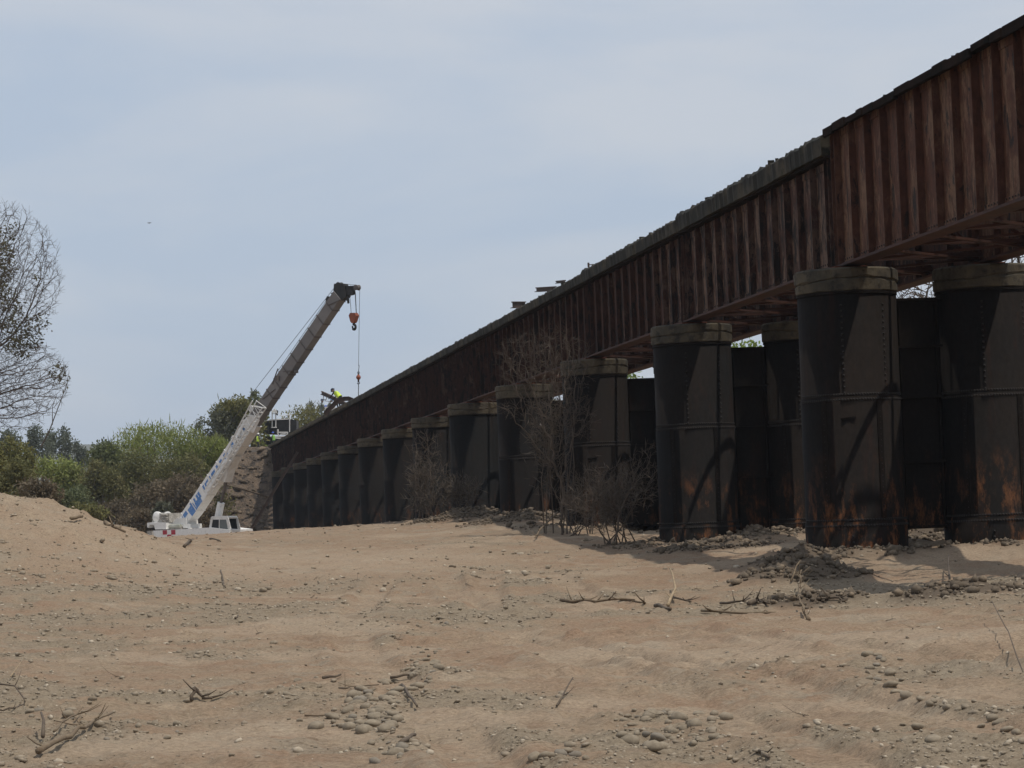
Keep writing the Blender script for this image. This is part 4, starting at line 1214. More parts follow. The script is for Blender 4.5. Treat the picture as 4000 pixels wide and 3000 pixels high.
def limbs(nodes, par, tip, expo=2.3, rmax=.4):
    n = len(nodes); w = np.zeros(n); kids = [0] * n
    for i in range(n - 1, 0, -1):
        if kids[i] == 0: w[i] = tip ** expo
        w[par[i]] += w[i]; kids[par[i]] += 1
    r_ = np.minimum(np.maximum(w, tip ** expo) ** (1 / expo), rmax)
    return r_, kids
def branch_mesh(nodes, par, r_, sides=4):
    V, Fq = [], []
    P = np.array(nodes); n = len(P)
    vs = np.zeros((n, sides, 3))
    for i in range(n):
        t = P[i] - P[par[i]] if par[i] >= 0 else np.array((0, 0, 1.0))
        t = t / (np.linalg.norm(t) + 1e-9)
        a = np.cross(t, (.3, .9, .2)); a /= np.linalg.norm(a) + 1e-9; b = np.cross(t, a)
        for k in range(sides):
            an = 2 * math.pi * k / sides
            vs[i, k] = P[i] + (a * math.cos(an) + b * math.sin(an)) * r_[i]
    for i in range(1, n):
        for k in range(sides):
            k2 = (k + 1) % sides
            Fq.append((par[i] * sides + k, par[i] * sides + k2, i * sides + k2, i * sides + k))
    return vs.reshape(-1, 3), np.array(Fq)
def leaves(P, size, seed=0, asp=.55, updir=None, spread=1.0, jit=.35):
    """one small two-triangle leaf card bent along its rib for every point"""
    r_ = np.random.default_rng(seed); n = len(P)
    d = r_.normal(0, 1, (n, 3)) * spread
    if updir is not None: d = d + np.array(updir)
    d /= np.linalg.norm(d, axis=1)[:, None]
    s_ = np.cross(d, r_.normal(0, 1, (n, 3))); s_ /= np.linalg.norm(s_, axis=1)[:, None]
    L = size * (1 + jit * r_.normal(0, 1, n))[:, None]; L = np.abs(L) + size * .3
    v = np.stack([P, P + d * L * .5 + s_ * L * asp * .5, P + d * L, P + d * L * .5 - s_ * L * asp * .5], 1)
    f = np.arange(4 * n).reshape(n, 4)
    return v.reshape(-1, 3), f
def ball_points(c, R, n, r_, shell=.55, gap_seed=0, gap=.0, gsc=1.0):
    """points spread through an uneven ellipsoid crown, thinned where the noise is low"""
    u = r_.normal(0, 1, (n * 3, 3)); u /= np.linalg.norm(u, axis=1)[:, None]
    k = (shell + (1 - shell) * r_.random(n * 3)) 
    lump = 1 + .38 * fbm(u[:, 0] * 2.4 + u[:, 2] * 1.7 + gap_seed, u[:, 1] * 2.4 - u[:, 2] * 1.3, 80 + gap_seed, 3)
    P = np.array(c) + u * np.array(R) * (k * lump)[:, None]
    g = fbm(P[:, 0] * gsc + P[:, 1] * .7 * gsc, P[:, 2] * gsc * 1.2 + P[:, 1] * .5 * gsc, 90 + gap_seed, 3)
    P = P[g > gap - .25 + r_.normal(0, .08, len(g))]
    return P[:n]
def bush(name, label, cat, px, py_top, py_base, w_px, Z, mat, n=5000, leaf=.20, wisp=0, nl=7, group=None, seed=0, updir=None, zg=None, asp=.5, gap=.02, bark='bark'):
    """px.. are the surveyed extents in the photograph; the plant itself is a real crown with stems, as deep as wide"""
    r_ = np.random.default_rng(seed + 100)
    b = at(px, py_base, Z); g = zg if zg is not None else .25
    tp_ = at(px, py_top, Z)
    Wm = w_px * Z / FPX; H = tp_[2] - g
    base = np.array((b[0], b[1], g))
    root = empty(name, base, label, cat, group)
    PP = []
    hmin = max(b[2] - g, 0)
    for i in range(nl):
        cx = r_.uniform(-.36, .36) * Wm; dy = r_.uniform(-.30, .30) * Wm
        edge = 1 - (abs(cx) / (.5 * Wm)) ** 2 * .55
        R = np.array((.24 * Wm, .24 * Wm, .26 * (H - hmin))) * r_.uniform(.75, 1.2)
        cz = g + hmin + (H - hmin) * edge - R[2] * 1.0
        if i >= nl * .6: cz = g + hmin + (H - hmin) * r_.uniform(.2, .6) * edge
        c = base + R0 * cx + np.array((FW[0], FW[1], 0)) * dy; c[2] = max(cz, g + R[2] * .8)
        PP.append(ball_points(c, R, n // nl, r_, .5, seed + i, gap, 2.2 / max(Wm / 4, 1)))
    P = np.concatenate(PP); P = P[P[:, 2] > g + .1]
    v, f = leaves(P, leaf, seed, asp, updir)
    if wisp:
        k = r_.integers(0, len(P), wisp * 3); Q = P[k]; Q = Q[Q[:, 2] > g + .62 * H][:wisp]
        if len(Q):
            v2, f2 = leaves(Q, leaf * 2.2, seed + 5, .08, (0, 0, 1.6), .7)
            v = np.concatenate([v, v2]); f = np.concatenate([f, f2 + len(P) * 4])
    np_mesh('crown', v, f, mat, parent=root)
    st = MB()
    for i in range(5):
        c = P[r_.integers(0, len(P))]
        a0 = base + np.array((r_.uniform(-.2, .2) * Wm * .4, r_.uniform(-.2, .2) * Wm * .4, -.15))
        md = (a0 + c) / 2 + r_.normal(0, .12 * Wm * .3, 3); md[2] = g + (c[2] - g) * .45
        st.tube([a0, md, c], [.035 * H * .5 + .03, .03 * H * .4 + .02, .015], 6)
    obj('stem', st, M[bark], root)
    return root
GB_ = 'thicket behind the crane'
bush('feathery_shrub', 'tall feathery light green shrub with wispy top, left of the crane boom', 'shrub', 640, 1640, 1950, 470, 246, M['leaf_light'], 9000, .24, 1400, 12, None, 1, (0, 0, 1.0), asp=.3, gap=-.05)
bush('feathery_shrub', 'light green feathery shrub on the shoulder between tall shrub and olive tree', 'shrub', 800, 1690, 1900, 240, 243, M['leaf_light'], 4500, .22, 500, 8, None, 2, (0, 0, 1.0), asp=.3)
bush('broad_tree', 'olive brown rounded tree directly left of the boom extension', 'tree', 935, 1545, 1800, 260, 286, M['leaf_olive'], 8500, .24, 200, 10, None, 3, zg=8.8)
bush('broad_tree', 'pale grey green thin tree left of the olive tree', 'tree', 830, 1555, 1800, 190, 285, M['leaf_pale'], 3200, .22, 60, 8, None, 4, gap=.08, zg=6.5)
bush('broad_tree', 'bright leaved small treetop behind the olive tree beside the boom', 'tree', 985, 1515, 1700, 120, 296, M['leaf_mid'], 1600, .22, 40, 6, None, 5, gap=.08, zg=9.4)
bush('broad_tree', 'green treetop showing between the boom and the service truck bed', 'tree', 1045, 1700, 1760, 90, 296, M['leaf_bright'], 1600, .18, 0, 5, None, 6, zg=9.4)
bush('broad_tree', 'olive green round tree beyond the truck and the bridge crew', 'tree', 1190, 1575, 1790, 240, 335, M['leaf_olive'], 4200, .24, 160, 9, None, 7, zg=3.0)
bush('broad_tree', 'thin grey green tree just left of the crew on the bridge', 'tree', 1235, 1550, 1700, 90, 345, M['leaf_pale'], 700, .22, 30, 5, None, 8, zg=4.0, gap=.1)
for i, (px_, pt, pb, w_, Z_, mt_, lab) in enumerate((
    (395, 1790, 2050, 210, 236, 'leaf_dark', 'dark green round shrub at the left edge of the thicket'),
    (540, 1740, 2050, 260, 240, 'leaf_dark', 'dark green shrub below the feathery light green one'),
    (720, 1760, 2050, 280, 238, 'leaf_dark', 'broad dark green shrub behind the crane engine'),
    (815, 1730, 2050, 190, 246, 'leaf_dark', 'dark green shrub behind the lower boom'),
    (640, 1870, 2080, 300, 231, 'leaf_dry', 'brown leafless looking shrub in the middle of the thicket foot'),
    (460, 1950, 2080, 220, 229, 'leaf_dry', 'brown dry shrub at the thicket foot behind the sand mound'),
    (740, 1840, 2080, 230, 229, 'leaf_dry', 'brown dry shrub between thicket foot and crane boom'),
    (330, 1960, 2080, 190, 226, 'leaf_olive', 'low olive shrub behind the end of the sand mound'),
    (560, 1990, 2090, 180, 224, 'leaf_dry', 'low dry brush left of the crane counterweight'),
    (640, 1960, 2080, 80, 223, 'leaf_pale', 'pale slender shrub just left of the crane engine'),
    (830, 1990, 2080, 130, 236, 'leaf_dry', 'low dry brush under the boom between crane foot and ram'))):
    bush('thicket_shrub', lab, 'shrub', px_, pt, pb, w_, Z_, M[mt_], 5200 if w_ > 200 else 3000, .19, 120, 9, GB_, 20 + i, (0, 0, .3), gap=.02)
bush('olive_shrub', 'olive green shrub joining the dark thicket to the feathery shrub', 'shrub', 430, 1715, 2040, 300, 244, M['leaf_mid'], 6500, .22, 200, 10, None, 39, (0, 0, .5), gap=-.05)
bush('bright_shrub', 'bright grass green shrub between left tree and dark thicket', 'shrub', 215, 1775, 2010, 300, 250, M['leaf_light'], 6500, .22, 100, 10, None, 40, gap=-.1)
bush('olive_shrub', 'low green shrub on the left behind the sand mound', 'shrub', 260, 1880, 2060, 240, 228, M['leaf_mid'], 4200, .19, 60, 8, None, 41)
bush('olive_shrub', 'dark brown green shrub under the big left tree', 'shrub', 45, 1690, 1960, 210, 170, M['leaf_olive'], 5000, .15, 60, 8, None, 42)
bush('olive_shrub', 'dark shrub at the left edge behind the mound top', 'shrub', 70, 1790, 2010, 210, 150, M['leaf_dark'], 4200, .14, 60, 8, None, 43, zg=1.0)
bush('olive_shrub', 'dry brown shrub at the left edge above the mound', 'shrub', 150, 1860, 2010, 190, 140, M['leaf_dry'], 3000, .13, 60, 8, None, 44, zg=1.2)
bush('far_tree', 'hazy dark tree with round crowns rising left of the bright green shrub', 'tree', 150, 1650, 1900, 130, 420, M['leaf_far'], 3000, .30, 30, 7, None, 45, gap=.05)
bush('far_tree', 'hazy dark round tree standing nearest the distant hill', 'tree', 235, 1655, 1900, 140, 430, M['leaf_far'], 3200, .30, 30, 7, None, 46, gap=.05)
bush('far_tree', 'low hazy tree at the foot of the distant hill', 'tree', 300, 1715, 1880, 90, 450, M['leaf_far'], 1800, .30, 0, 6, None, 47)
bush('far_tree', 'hazy tree at the left edge behind the bare branches', 'tree', 30, 1670, 1900, 160, 400, M['leaf_far'], 3000, .30, 0, 7, None, 48)
# greenery seen through the gaps under the spans
bush('broad_tree', 'green tree beyond the bridge seen under the second span', 'tree', 2880, 1270, 1900, 420, 165, M['leaf_bright'], 6000, .22, 60, 9, None, 50)
bush('broad_tree', 'yellow green tree beyond the bridge seen under the third span', 'tree', 2440, 1400, 1950, 420, 200, M['leaf_bright'], 5000, .24, 60, 9, None, 51)
bush('broad_tree', 'dark green tree beyond the bridge seen between middle piers', 'tree', 2120, 1500, 1980, 420, 230, M['leaf_mid'], 4500, .24, 60, 9, None, 52)

def bare_tree(name, label, cat, base, clouds, step, infl, kill, tip, rmax, seed, trunk=None, leaf=None, bark='bark_bare', sides=4, jitter=.25, iters=140, twig=True):
    r_ = np.random.default_rng(seed)
    att = np.concatenate([np.array(c) + (lambda u: u / np.maximum(np.linalg.norm(u, axis=1), 1e-6)[:, None] * (r_.random((len(u), 1)) ** .42))(r_.normal(0, 1, (n, 3))) * np.array(R) for c, R, n in clouds])
    nodes, par = colonize(att, base, step, infl, kill, trunk, iters, jitter, seed)
    rr, kids = limbs(nodes, par, tip, 2.2, rmax)
    N0 = len(nodes)
    if twig:                                        # fine end twigs
        for i in range(N0):
            if rr[i] < tip * 2.4:
                for _ in range(3 if kids[i] == 0 else 2):
                    d = nodes[i] - nodes[par[i]] + r_.normal(0, step * .55, 3); d /= np.linalg.norm(d) + 1e-9
                    q = nodes[i] + d * step * r_.uniform(.8, 1.8) + np.array((0, 0, step * .12))
                    nodes.append(q); par.append(i)
        rr = np.concatenate([rr, np.full(len(nodes) - N0, tip * .62)])
    root = empty(name, base, label, cat)
    v, f = branch_mesh(nodes, par, rr, sides)
    np_mesh('trunk', v, f, M[bark], smooth=True, parent=root)
    if leaf:
        mt_, size, cnt, sel = leaf
        P = np.array(nodes[N0:]) if twig else np.array(nodes)
        P = P[sel(P)]
        if len(P):
            k = r_.integers(0, len(P), cnt)
            v, f = leaves(P[k] + r_.normal(0, size * .8, (cnt, 3)), size, seed, .5, (0, 0, -.3))
            np_mesh('crown', v, f, M[mt_], parent=root)
    return root
# big half-bare tree at the left edge
TZL = 118.0
lt = at(-330, 2000, TZL); lt[2] = gz(lt[0], lt[1]) - .2
def L(px, py, dz=0): return at(px, py, TZL + dz)
mpp = TZL / FPX
def leafy(P):
    d = P - CAM; u = 2000 + FPX * (d @ CX) / (d @ FW); v_ = 1500 - FPX * (d @ CY) / (d @ FW)
    w = np.exp(-((u + 10) / 90) ** 2 - ((v_ - 1060) / 190) ** 2) + .9 * np.exp(-((u - 130) / 95) ** 2 - ((v_ - 1310) / 75) ** 2) + .7 * np.exp(-((u - 20) / 80) ** 2 - ((v_ - 1330) / 70) ** 2) + .55 * np.exp(-((u - 225) / 50) ** 2 - ((v_ - 1455) / 35) ** 2)
    return w + .9 * fbm(P[:, 0] * 1.3, P[:, 2] * 1.3, 123, 3) > .55
bare_tree('half_bare_tree', 'large half bare tree with sparse leaves leaning in from the left edge', 'tree', lt,
    [(L(-140, 1130), (330 * mpp, 3.0, 330 * mpp), 900), (L(20, 1080), (232 * mpp, 2.5, 295 * mpp), 2000), (L(40, 1490), (242 * mpp, 2.6, 195 * mpp), 2000), (L(-200, 1500), (280 * mpp, 3, 260 * mpp), 500)],
    .19, 2.6, .24, .0058, .30, 5, trunk=[L(-320, 1750), L(-290, 1560)], leaf=('leaf_tree', .105, 2800,
    lambda P: leafy(P)), bark='bark', jitter=.09)
# stray limb hanging low in front of the far trees
sl = MB(); sl.tube([L(160, 1745, 8), L(190, 1690, 8), L(228, 1590, 8), L(262, 1500, 8), L(270, 1450, 8)], [.035, .03, .022, .015, .008], 6); sl.tube([L(205, 1660, 8), L(205, 1590, 8), L(222, 1540, 8)], [.02, .015, .008], 5)
top('dead_snag', sl, M['bark'], 'thin dark dead snag rising through the low branches of the left tree', 'branch')
# leafless trees behind the bridge on the right
rt = at(4150, 2000, 92); rt[2] = .5
def Rr_(px, py): return at(px, py, 92)
bare_tree('leafless_tree', 'leafless tree beyond the bridge seen past the nearest cap', 'tree', rt,
    [(Rr_(3950, 980), (2.4, 2.2, 1.6), 420), (Rr_(3560, 1160), (2.4, 2.0, 1.5), 420), (Rr_(4100, 1250), (2.5, 2, 2.2), 250)], .26, 4.0, .32, .012, .2, 9, trunk=[Rr_(4130, 1500), Rr_(4050, 1350)])
# dead shrubs against the middle piers
def shrub(label, bx, by, clouds, tip=.008, seed=3, step=.16, pale='bark_bare', kill=.2):
    base = np.array((bx, by, gz(bx, by) - .05))
    return bare_tree('dead_shrub', label, 'shrub', base, clouds, step, 3.0, kill, tip, .05, seed, None, None, pale, 3, .22, 110)
Zs = 88.0
def S(px, py, Z=Zs): return at(px, py, Z)
b0 = S(2190, 2010)
shrub('tall dead shrub with fine bare twigs before the middle piers', b0[0], b0[1], [(S(2130, 1430), (1.6, 1.1, 1.25), 800), (S(2190, 1620), (1.2, 1.0, .9), 600), (S(2000, 1590), (1.1, .6, .35), 120), (S(2040, 1380), (.9, .6, .7), 150), (S(2180, 1800), (.5, .5, .7), 120)], .0052, 3)
b0 = S(1690, 2040, 112)
shrub('small dead shrub before the darkest middle piers', b0[0], b0[1], [(S(1670, 1850, 112), (.9, .8, 1.1), 260), (S(1660, 1740, 112), (.6, .5, .6), 160)], .0058, 4, .18)
b0 = S(2390, 2080, 78)
shrub('tangled fallen brush between two piers left of the wet patch', b0[0], b0[1], [(S(2450, 1900, 78), (1.2, .9, .7), 320), (S(2300, 1960, 78), (.9, .8, .45), 200), (S(2520, 1830, 78), (.5, .5, .9), 200)], .0055, 6, .14)
def brush(label, px, pt, pb, w_, Z, n, ln, seed, mat='leaf_brush', sp=1.0):
    r_ = np.random.default_rng(seed); b = at(px, pb, Z); b[2] = gz(b[0], b[1]) - .03
    t_ = at(px, pt, Z); W_ = w_ * Z / FPX; H = t_[2] - b[2]
    root = empty('dead_brush', b, label, 'brush')
    P = np.concatenate([ball_points(b + R0 * r_.uniform(-.3, .3) * W_ + np.array((0, 0, H * r_.uniform(.3, .7))), (W_ * .3, W_ * .3, H * .33), n // 8, r_, .2, seed + i, .05, 1.5) for i in range(8)])
    P = P[P[:, 2] > b[2] - .02]
    v, f = leaves(P, ln, seed, .045, (0, 0, .9), sp)
    np_mesh('twigs', v, f, M[mat], parent=root)
    st = MB()
    for i in range(9):
        c = P[r_.integers(0, len(P))]; a0 = b + np.array((r_.uniform(-.25, .25) * W_, r_.uniform(-.2, .2) * W_, 0)); a0[2] = gz(a0[0], a0[1]) - .05
        md = (a0 + c) / 2 + r_.normal(0, .12, 3)
        st.tube([a0, md, c], [.022, .014, .006], 5)
    obj('stem', st, M['bark_bare'], root)
M['leaf_brush'] = noisy('dead_twig_mass', (.12, .095, .072), (.08, .065, .05), 3, .95, 0)
brush('low dark brush heap between second pier and the fallen branches', 2420, 1800, 2095, 330, 79, 1300, .26, 301)
brush('thin dark brush before the third pier', 2250, 1780, 2060, 240, 86, 800, .28, 302)
brush('fine twig mass inside the tall dead shrub', 2170, 1330, 1720, 260, 88.5, 900, .28, 303)
brush('dark low brush before the darkest middle piers', 1760, 1850, 2045, 260, 112, 1000, .32, 304)
brush('sparse brush at the foot of the small dead shrub', 1660, 1760, 2030, 150, 113, 800, .32, 305)

# ------------------------------------------------------------------ stones, gravel, rubble
def ico():
    bm = bmesh.new(); bmesh.ops.create_icosphere(bm, subdivisions=1, radius=1.0)
    v = np.array([p_.co[:] for p_ in bm.verts]); f = np.array([[q.index for q in t.verts] for t in bm.faces]); bm.free()
    return v, f
IV, IF = ico()
bm = bmesh.new(); bmesh.ops.create_icosphere(bm, subdivisions=2, radius=1.0)
IV2 = np.array([p_.co[:] for p_ in bm.verts]); IF2 = np.array([[q.index for q in t.verts] for t in bm.faces]); bm.free()
def stone_mat(name, cols, rough=.85):
    mt, nt, bs = node_mat(name)
    oi = nt.nodes.new('ShaderNodeObjectInfo'); g = nt.nodes.new('ShaderNodeNewGeometry')
    cr2 = nt.nodes.new('ShaderNodeValToRGB'); cr2.color_ramp.interpolation = 'CONSTANT'
    el = cr2.color_ramp.elements
    for i, c in enumerate(cols):
        e = el[i] if i < 2 else el.new(0.0)
        e.position = i / len(cols); e.color = (*c, 1)
    add = math_n(nt, 'FRACT', math_n(nt, 'ADD', oi.outputs['Random'], g.outputs['Random Per Island']))
    nt.links.new(add, cr2.inputs['Fac'])
    n = add_noise(nt, 14, 5, .65, (1, 1, 1), 'World')
    col = mix(nt, 1.0, cr2.outputs['Color'], ramp(nt, n, .3, .7, (.7, .68, .66, 1), (1.2, 1.2, 1.2, 1)), 'MULTIPLY')
    nt.links.new(col, bs.inputs['Base Color']); bs.inputs['Roughness'].default_value = rough; bs.inputs['Specular IOR Level'].default_value = .2
    bump(nt, bs, n, .3, .01)
    return mt
M['stone'] = stone_mat('river_cobble', [(.235, .192, .138), (.28, .232, .168), (.185, .156, .116), (.29, .20, .126), (.25, .178, .115), (.32, .266, .192), (.205, .175, .136), (.10, .083, .066)])
M['pebble'] = stone_mat('gravel_pebble', [(.27, .22, .16), (.33, .275, .205), (.22, .18, .13), (.28, .20, .135), (.41, .345, .26), (.15, .12, .09)])
M['rubble'] = stone_mat('shade_toned_rubble', [(.125, .098, .07), (.165, .13, .092), (.085, .068, .052), (.19, .145, .10), (.105, .082, .062)])  # broken stone colours, lowered to carry the shade beneath the bridge
def rot_rand(n, r_, tilt=.5):
    a = r_.random(n) * 2 * math.pi; t = r_.normal(0, tilt, n); b = r_.random(n) * 2 * math.pi
    ca, sa = np.cos(a), np.sin(a); z0, o1 = np.zeros(n), np.ones(n)
    Rz = np.stack([np.stack([ca, -sa, z0], -1), np.stack([sa, ca, z0], -1), np.stack([z0, z0, o1], -1)], 1)
    ct, st_ = np.cos(t), np.sin(t)
    Rx = np.stack([np.stack([o1, z0, z0], -1), np.stack([z0, ct, -st_], -1), np.stack([z0, st_, ct], -1)], 1)
    return np.einsum('nij,njk->nik', Rz, Rx)
def scatter(name, pts, size, mat, seed, flat=.6, sink=.36, smooth=False, ang=.20, label=None, cat=None):
    """many loose stones as one heap that nobody would count"""
    r_ = np.random.default_rng(seed); n = len(pts)
    S_ = size[:, None] * np.stack([r_.uniform(.8, 1.35, n), r_.uniform(.6, 1.0, n), r_.uniform(flat * .7, flat * 1.2, n)], 1)
    base = IV[None] * (1 + r_.normal(0, ang, (n, len(IV), 1)))
    v = base * S_[:, None, :]
    v = np.einsum('nij,nkj->nki', rot_rand(n, r_), v)
    v = v + pts[:, None, :] + np.array((0, 0, 1))[None, None] * (S_[:, 2] * (1 - 2 * sink))[:, None, None]
    f = (IF[None] + (np.arange(n) * len(IV))[:, None, None]).reshape(-1, 3)
    o = np_mesh(name, v.reshape(-1, 3), f, mat, smooth=smooth)
    return tag(o, label, cat, kind='stuff')
# loose gravel: thick where the gravel streaks are
r_ = np.random.default_rng(5)
def field(n, z0, z1, amin=-12.5, amax=12.5, pw=1.0):
    a = np.radians(r_.uniform(amin, amax, n)) + PSI
    d = np.exp(r_.uniform(math.log(z0), math.log(z1), n))
    x, y = CAM[0] + d * np.sin(a), d * np.cos(a)
    z, g, p_, rb = ground_feats(x, y)
    return np.stack([x, y, z], 1), g, rb, d
P, g, rb, d = field(120000, 15, 75)
keep = r_.random(len(P)) < np.clip(.022 + .95 * g ** 1.8, 0, 1) * .62
P, d, g = P[keep], d[keep], g[keep]
size = np.exp(r_.normal(math.log(.0095), .62, len(P))) * (1 + .5 * (d > 30) + .7 * (d > 50)); size = np.clip(size, .004, .045)
scatter('gravel', P, size, M['pebble'], 6, label='loose fine gravel spread over the riverbed', cat='gravel')
P, g, rb, d = field(45000, 58, 185)
keep = r_.random(len(P)) < .05 + .45 * g + .30 * left2(P[:, 0], P[:, 1]) * (d < 110)
scatter('gravel', P[keep], np.clip(np.exp(r_.normal(math.log(.026), .55, keep.sum())), .01, .09), M['pebble'], 7, label='coarse gravel on the far riverbed towards the crane', cat='gravel')
# rubble round the pier feet
P = np.stack([r_.uniform(-6, 6, 110000), r_.uniform(40, 128, 110000)], 1)
z, g, p_, rb = ground_feats(P[:, 0], P[:, 1])
inside = np.zeros(len(P), bool)
for yp in PIERS:
    for xx in (0, FARX): inside |= np.hypot(P[:, 0] - xx, P[:, 1] - yp) < COLR - .05
keep = (r_.random(len(P)) < np.clip(rb - .15, 0, 1) * .75) & ~inside
P3 = np.stack([P[keep, 0], P[keep, 1], z[keep]], 1)
scatter('rubble', P3, np.clip(np.exp(r_.normal(math.log(.036), .5, len(P3))), .012, .12), M['rubble'], 8, flat=.8, sink=.22, smooth=False, ang=.26, label='broken stone rubble heaped round the pier feet', cat='rubble')

scatter('bank_rocks', BANK_ROCKS, np.clip(np.exp(r_.normal(math.log(.14), .55, len(BANK_ROCKS))), .05, .5), M['rubble'], 12, flat=.8, sink=.3, smooth=False, ang=.25, label='loose rocks covering the embankment slope behind the crane', cat='rocks')
# cobbles one can pick out
stone_me = []
for i in range(10):
    rs = np.random.default_rng(200 + i)
    sc = np.array((rs.uniform(.9, 1.25), rs.uniform(.65, .95), rs.uniform(.45, .7)))
    d = IV2 / np.linalg.norm(IV2, axis=1)[:, None]
    lum = 1 + .16 * fbm(d[:, 0] * 1.6 + i * 3, d[:, 1] * 1.6 + d[:, 2] * 1.3, 300 + i, 2) * 2
    if i == 9: d = np.sign(d) * np.abs(d) ** .55
    v = d * sc * lum[:, None]
    me = bpy.data.meshes.new('river_stone'); me.from_pydata(v.tolist(), [], IF2.tolist()); me.materials.append(M['stone'])
    me.polygons.foreach_set('use_smooth', [True] * len(me.polygons)); stone_me.append(me)
def stone(px, py, s, label, group, k=None):
    p_ = ghit(px, py)
    if p_ is None: return
    o = bpy.data.objects.new('river_stone', stone_me[random.randrange(9) if k is None else k])
    COL.objects.link(o)
    o.location = (p_[0], p_[1], p_[2] + s * random.uniform(-.10, .30))
    o.scale = (s, s, s); o.rotation_euler = (random.uniform(-.3, .3), random.uniform(-.3, .3), random.uniform(0, 6.28))
    tag(o, label, 'stone', group)
def poly_pts(poly, n, mind):
    xs, ys = [p_[0] for p_ in poly], [p_[1] for p_ in poly]; out = []
    tries = 0
    while len(out) < n and tries < 20000:
        tries += 1
        x, y = random.uniform(min(xs), max(xs)), random.uniform(min(ys), max(ys)); c = False
        for i in range(len(poly)):
            (x1, y1), (x2, y2) = poly[i], poly[i - 1]
            if (y1 > y) != (y2 > y) and x < (x2 - x1) * (y - y1) / (y2 - y1) + x1: c = not c
        if c and all(math.hypot(x - a, (y - b) * 2) > mind for a, b in out): out.append((x, y))
    return out
def cluster(poly, n, smin, smax, label, group, mind=26):
    for x, y in poly_pts(poly, n, mind * .55): stone(x, y, math.exp(random.uniform(math.log(smin * .62), math.log(smax * 1.05))), label, group)
cluster([(1300, 2800), (1420, 2690), (1560, 2650), (1620, 2700), (1560, 2800), (1540, 2870), (1400, 2860), (1290, 2840)], 88, .030, .085, 'rounded grey cobble in the dense heap left of centre foreground', 'cobbles of the dense heap left of centre', 22)
cluster([(1580, 2620), (1620, 2530), (1720, 2520), (1730, 2600), (1680, 2690), (1600, 2680)], 32, .030, .075, 'rounded cobble in the row trailing up from the dense heap', 'cobbles of the row above the heap', 24)
cluster([(1440, 2860), (1580, 2850), (1600, 2980), (1440, 2990)], 12, .03, .065, 'rounded cobble strewn below the dense heap', 'cobbles below the heap', 30)
cluster([(2400, 2780), (2560, 2770), (2840, 2790), (2830, 2900), (2700, 2940), (2480, 2930), (2390, 2850)], 56, .030, .085, 'rounded cobble in the loose heap right of centre foreground', 'cobbles right of centre', 28)
cluster([(2080, 2950), (2280, 2930), (2300, 3000), (2060, 3000)], 14, .03, .06, 'rounded cobble at the bottom edge near the middle', 'cobbles at the bottom edge', 30)
cluster([(3320, 2560), (3420, 2550), (3560, 2680), (3900, 2760), (3990, 2860), (3960, 2900), (3700, 2780), (3420, 2690)], 46, .03, .062, 'rounded pale cobble in the long diagonal row on the right', 'cobbles of the right diagonal row', 28)
cluster([(2820, 2540), (2960, 2540), (3080, 2700), (2960, 2720), (2780, 2640)], 18, .028, .05, 'small cobble in the sparse patch above the right heap', 'cobbles above the right heap', 30)
cluster([(100, 2760), (330, 2760), (330, 2830), (100, 2820)], 11, .035, .07, 'rounded cobble near the left edge above the dry root', 'cobbles near the left edge', 34)
cluster([(1050, 2640), (1260, 2640), (1240, 2830), (1050, 2820)], 16, .03, .055, 'scattered cobble left of the dense heap', 'scattered cobbles left of the heap', 44)
cluster([(360, 2820), (700, 2790), (720, 2880), (380, 2900)], 14, .03, .06, 'cobble beside the dry root in the lower left', 'cobbles beside the root', 34)
cluster([(1480, 2400), (1940, 2380), (1900, 2450), (1480, 2460)], 16, .035, .07, 'small dark cobble in the patch above the trailing row', 'cobbles above the row', 34)
stone(3650, 2890, .095, 'largest smooth oval cobble lying alone at lower right', None, 0)
stone(3590, 2848, .06, 'dark flat cobble just above the largest oval cobble', None, 3)
stone(1235, 2845, .07, 'blocky squared grey stone at the left end of the dense heap', None, 9)
stone(1550, 2945, .085, 'large rounded cobble alone below the dense heap', None, 2)
stone(80, 2408, .075, 'dark boulder half buried near the left edge', None, 4)
stone(1070, 2515, .055, 'single reddish stone on open sand left of centre', None, 5)

# ------------------------------------------------------------------ branches, roots, stalks on the ground
def stick(name, pts, r0, r1, mat, label, group=None, lift=.02, cat='branch', twigs=0, seed=0, tall=None):
    """pts are surveyed on the riverbed; tall gives heights above it"""
    rs = random.Random(seed); W_ = []
    for i, (px_, py_) in enumerate(pts):
        p_ = ghit(px_, py_)
        if p_ is None: return
        p_[2] += lift + (tall[i] if tall else 0); W_.append(p_)
    fine = []
    for i in range(len(W_) - 1):
        for k in range(3): fine.append(W_[i] + (W_[i + 1] - W_[i]) * k / 3 + np.array([rs.gauss(0, r0 * .5) for _ in range(3)]) * (1 if k else 0))
    fine.append(W_[-1])
    n = len(fine); b = MB()
    b.tube(fine, [r0 + (r1 - r0) * i / (n - 1) for i in range(n)], 6)
    for t in range(twigs):
        i = rs.randrange(1, n - 1); d = np.array([rs.gauss(0, 1), rs.gauss(0, 1), abs(rs.gauss(0, .5))]); d /= np.linalg.norm(d)
        Ls = rs.uniform(.06, .22) * (1 + 12 * r0); b.tube([fine[i], fine[i] + d * Ls * .5, fine[i] + d * Ls + (0, 0, .03)], [r1, r1 * .7, r1 * .4], 4)
    return top(name, b, mat, label, cat, group, smooth=True)
stick('dry_root', [(150, 2960), (250, 2905), (330, 2865), (380, 2830), (440, 2805)], .026, .009, M['stick'], 'thick dry curved root lying in the lower left corner', None, .05, 'root', 5, 1)
stick('dry_root', [(212, 2895), (245, 2855), (300, 2825), (325, 2795)], .012, .006, M['stick'], 'thin upper fork of dry root in the lower left corner', None, .08, 'root', 3, 2)
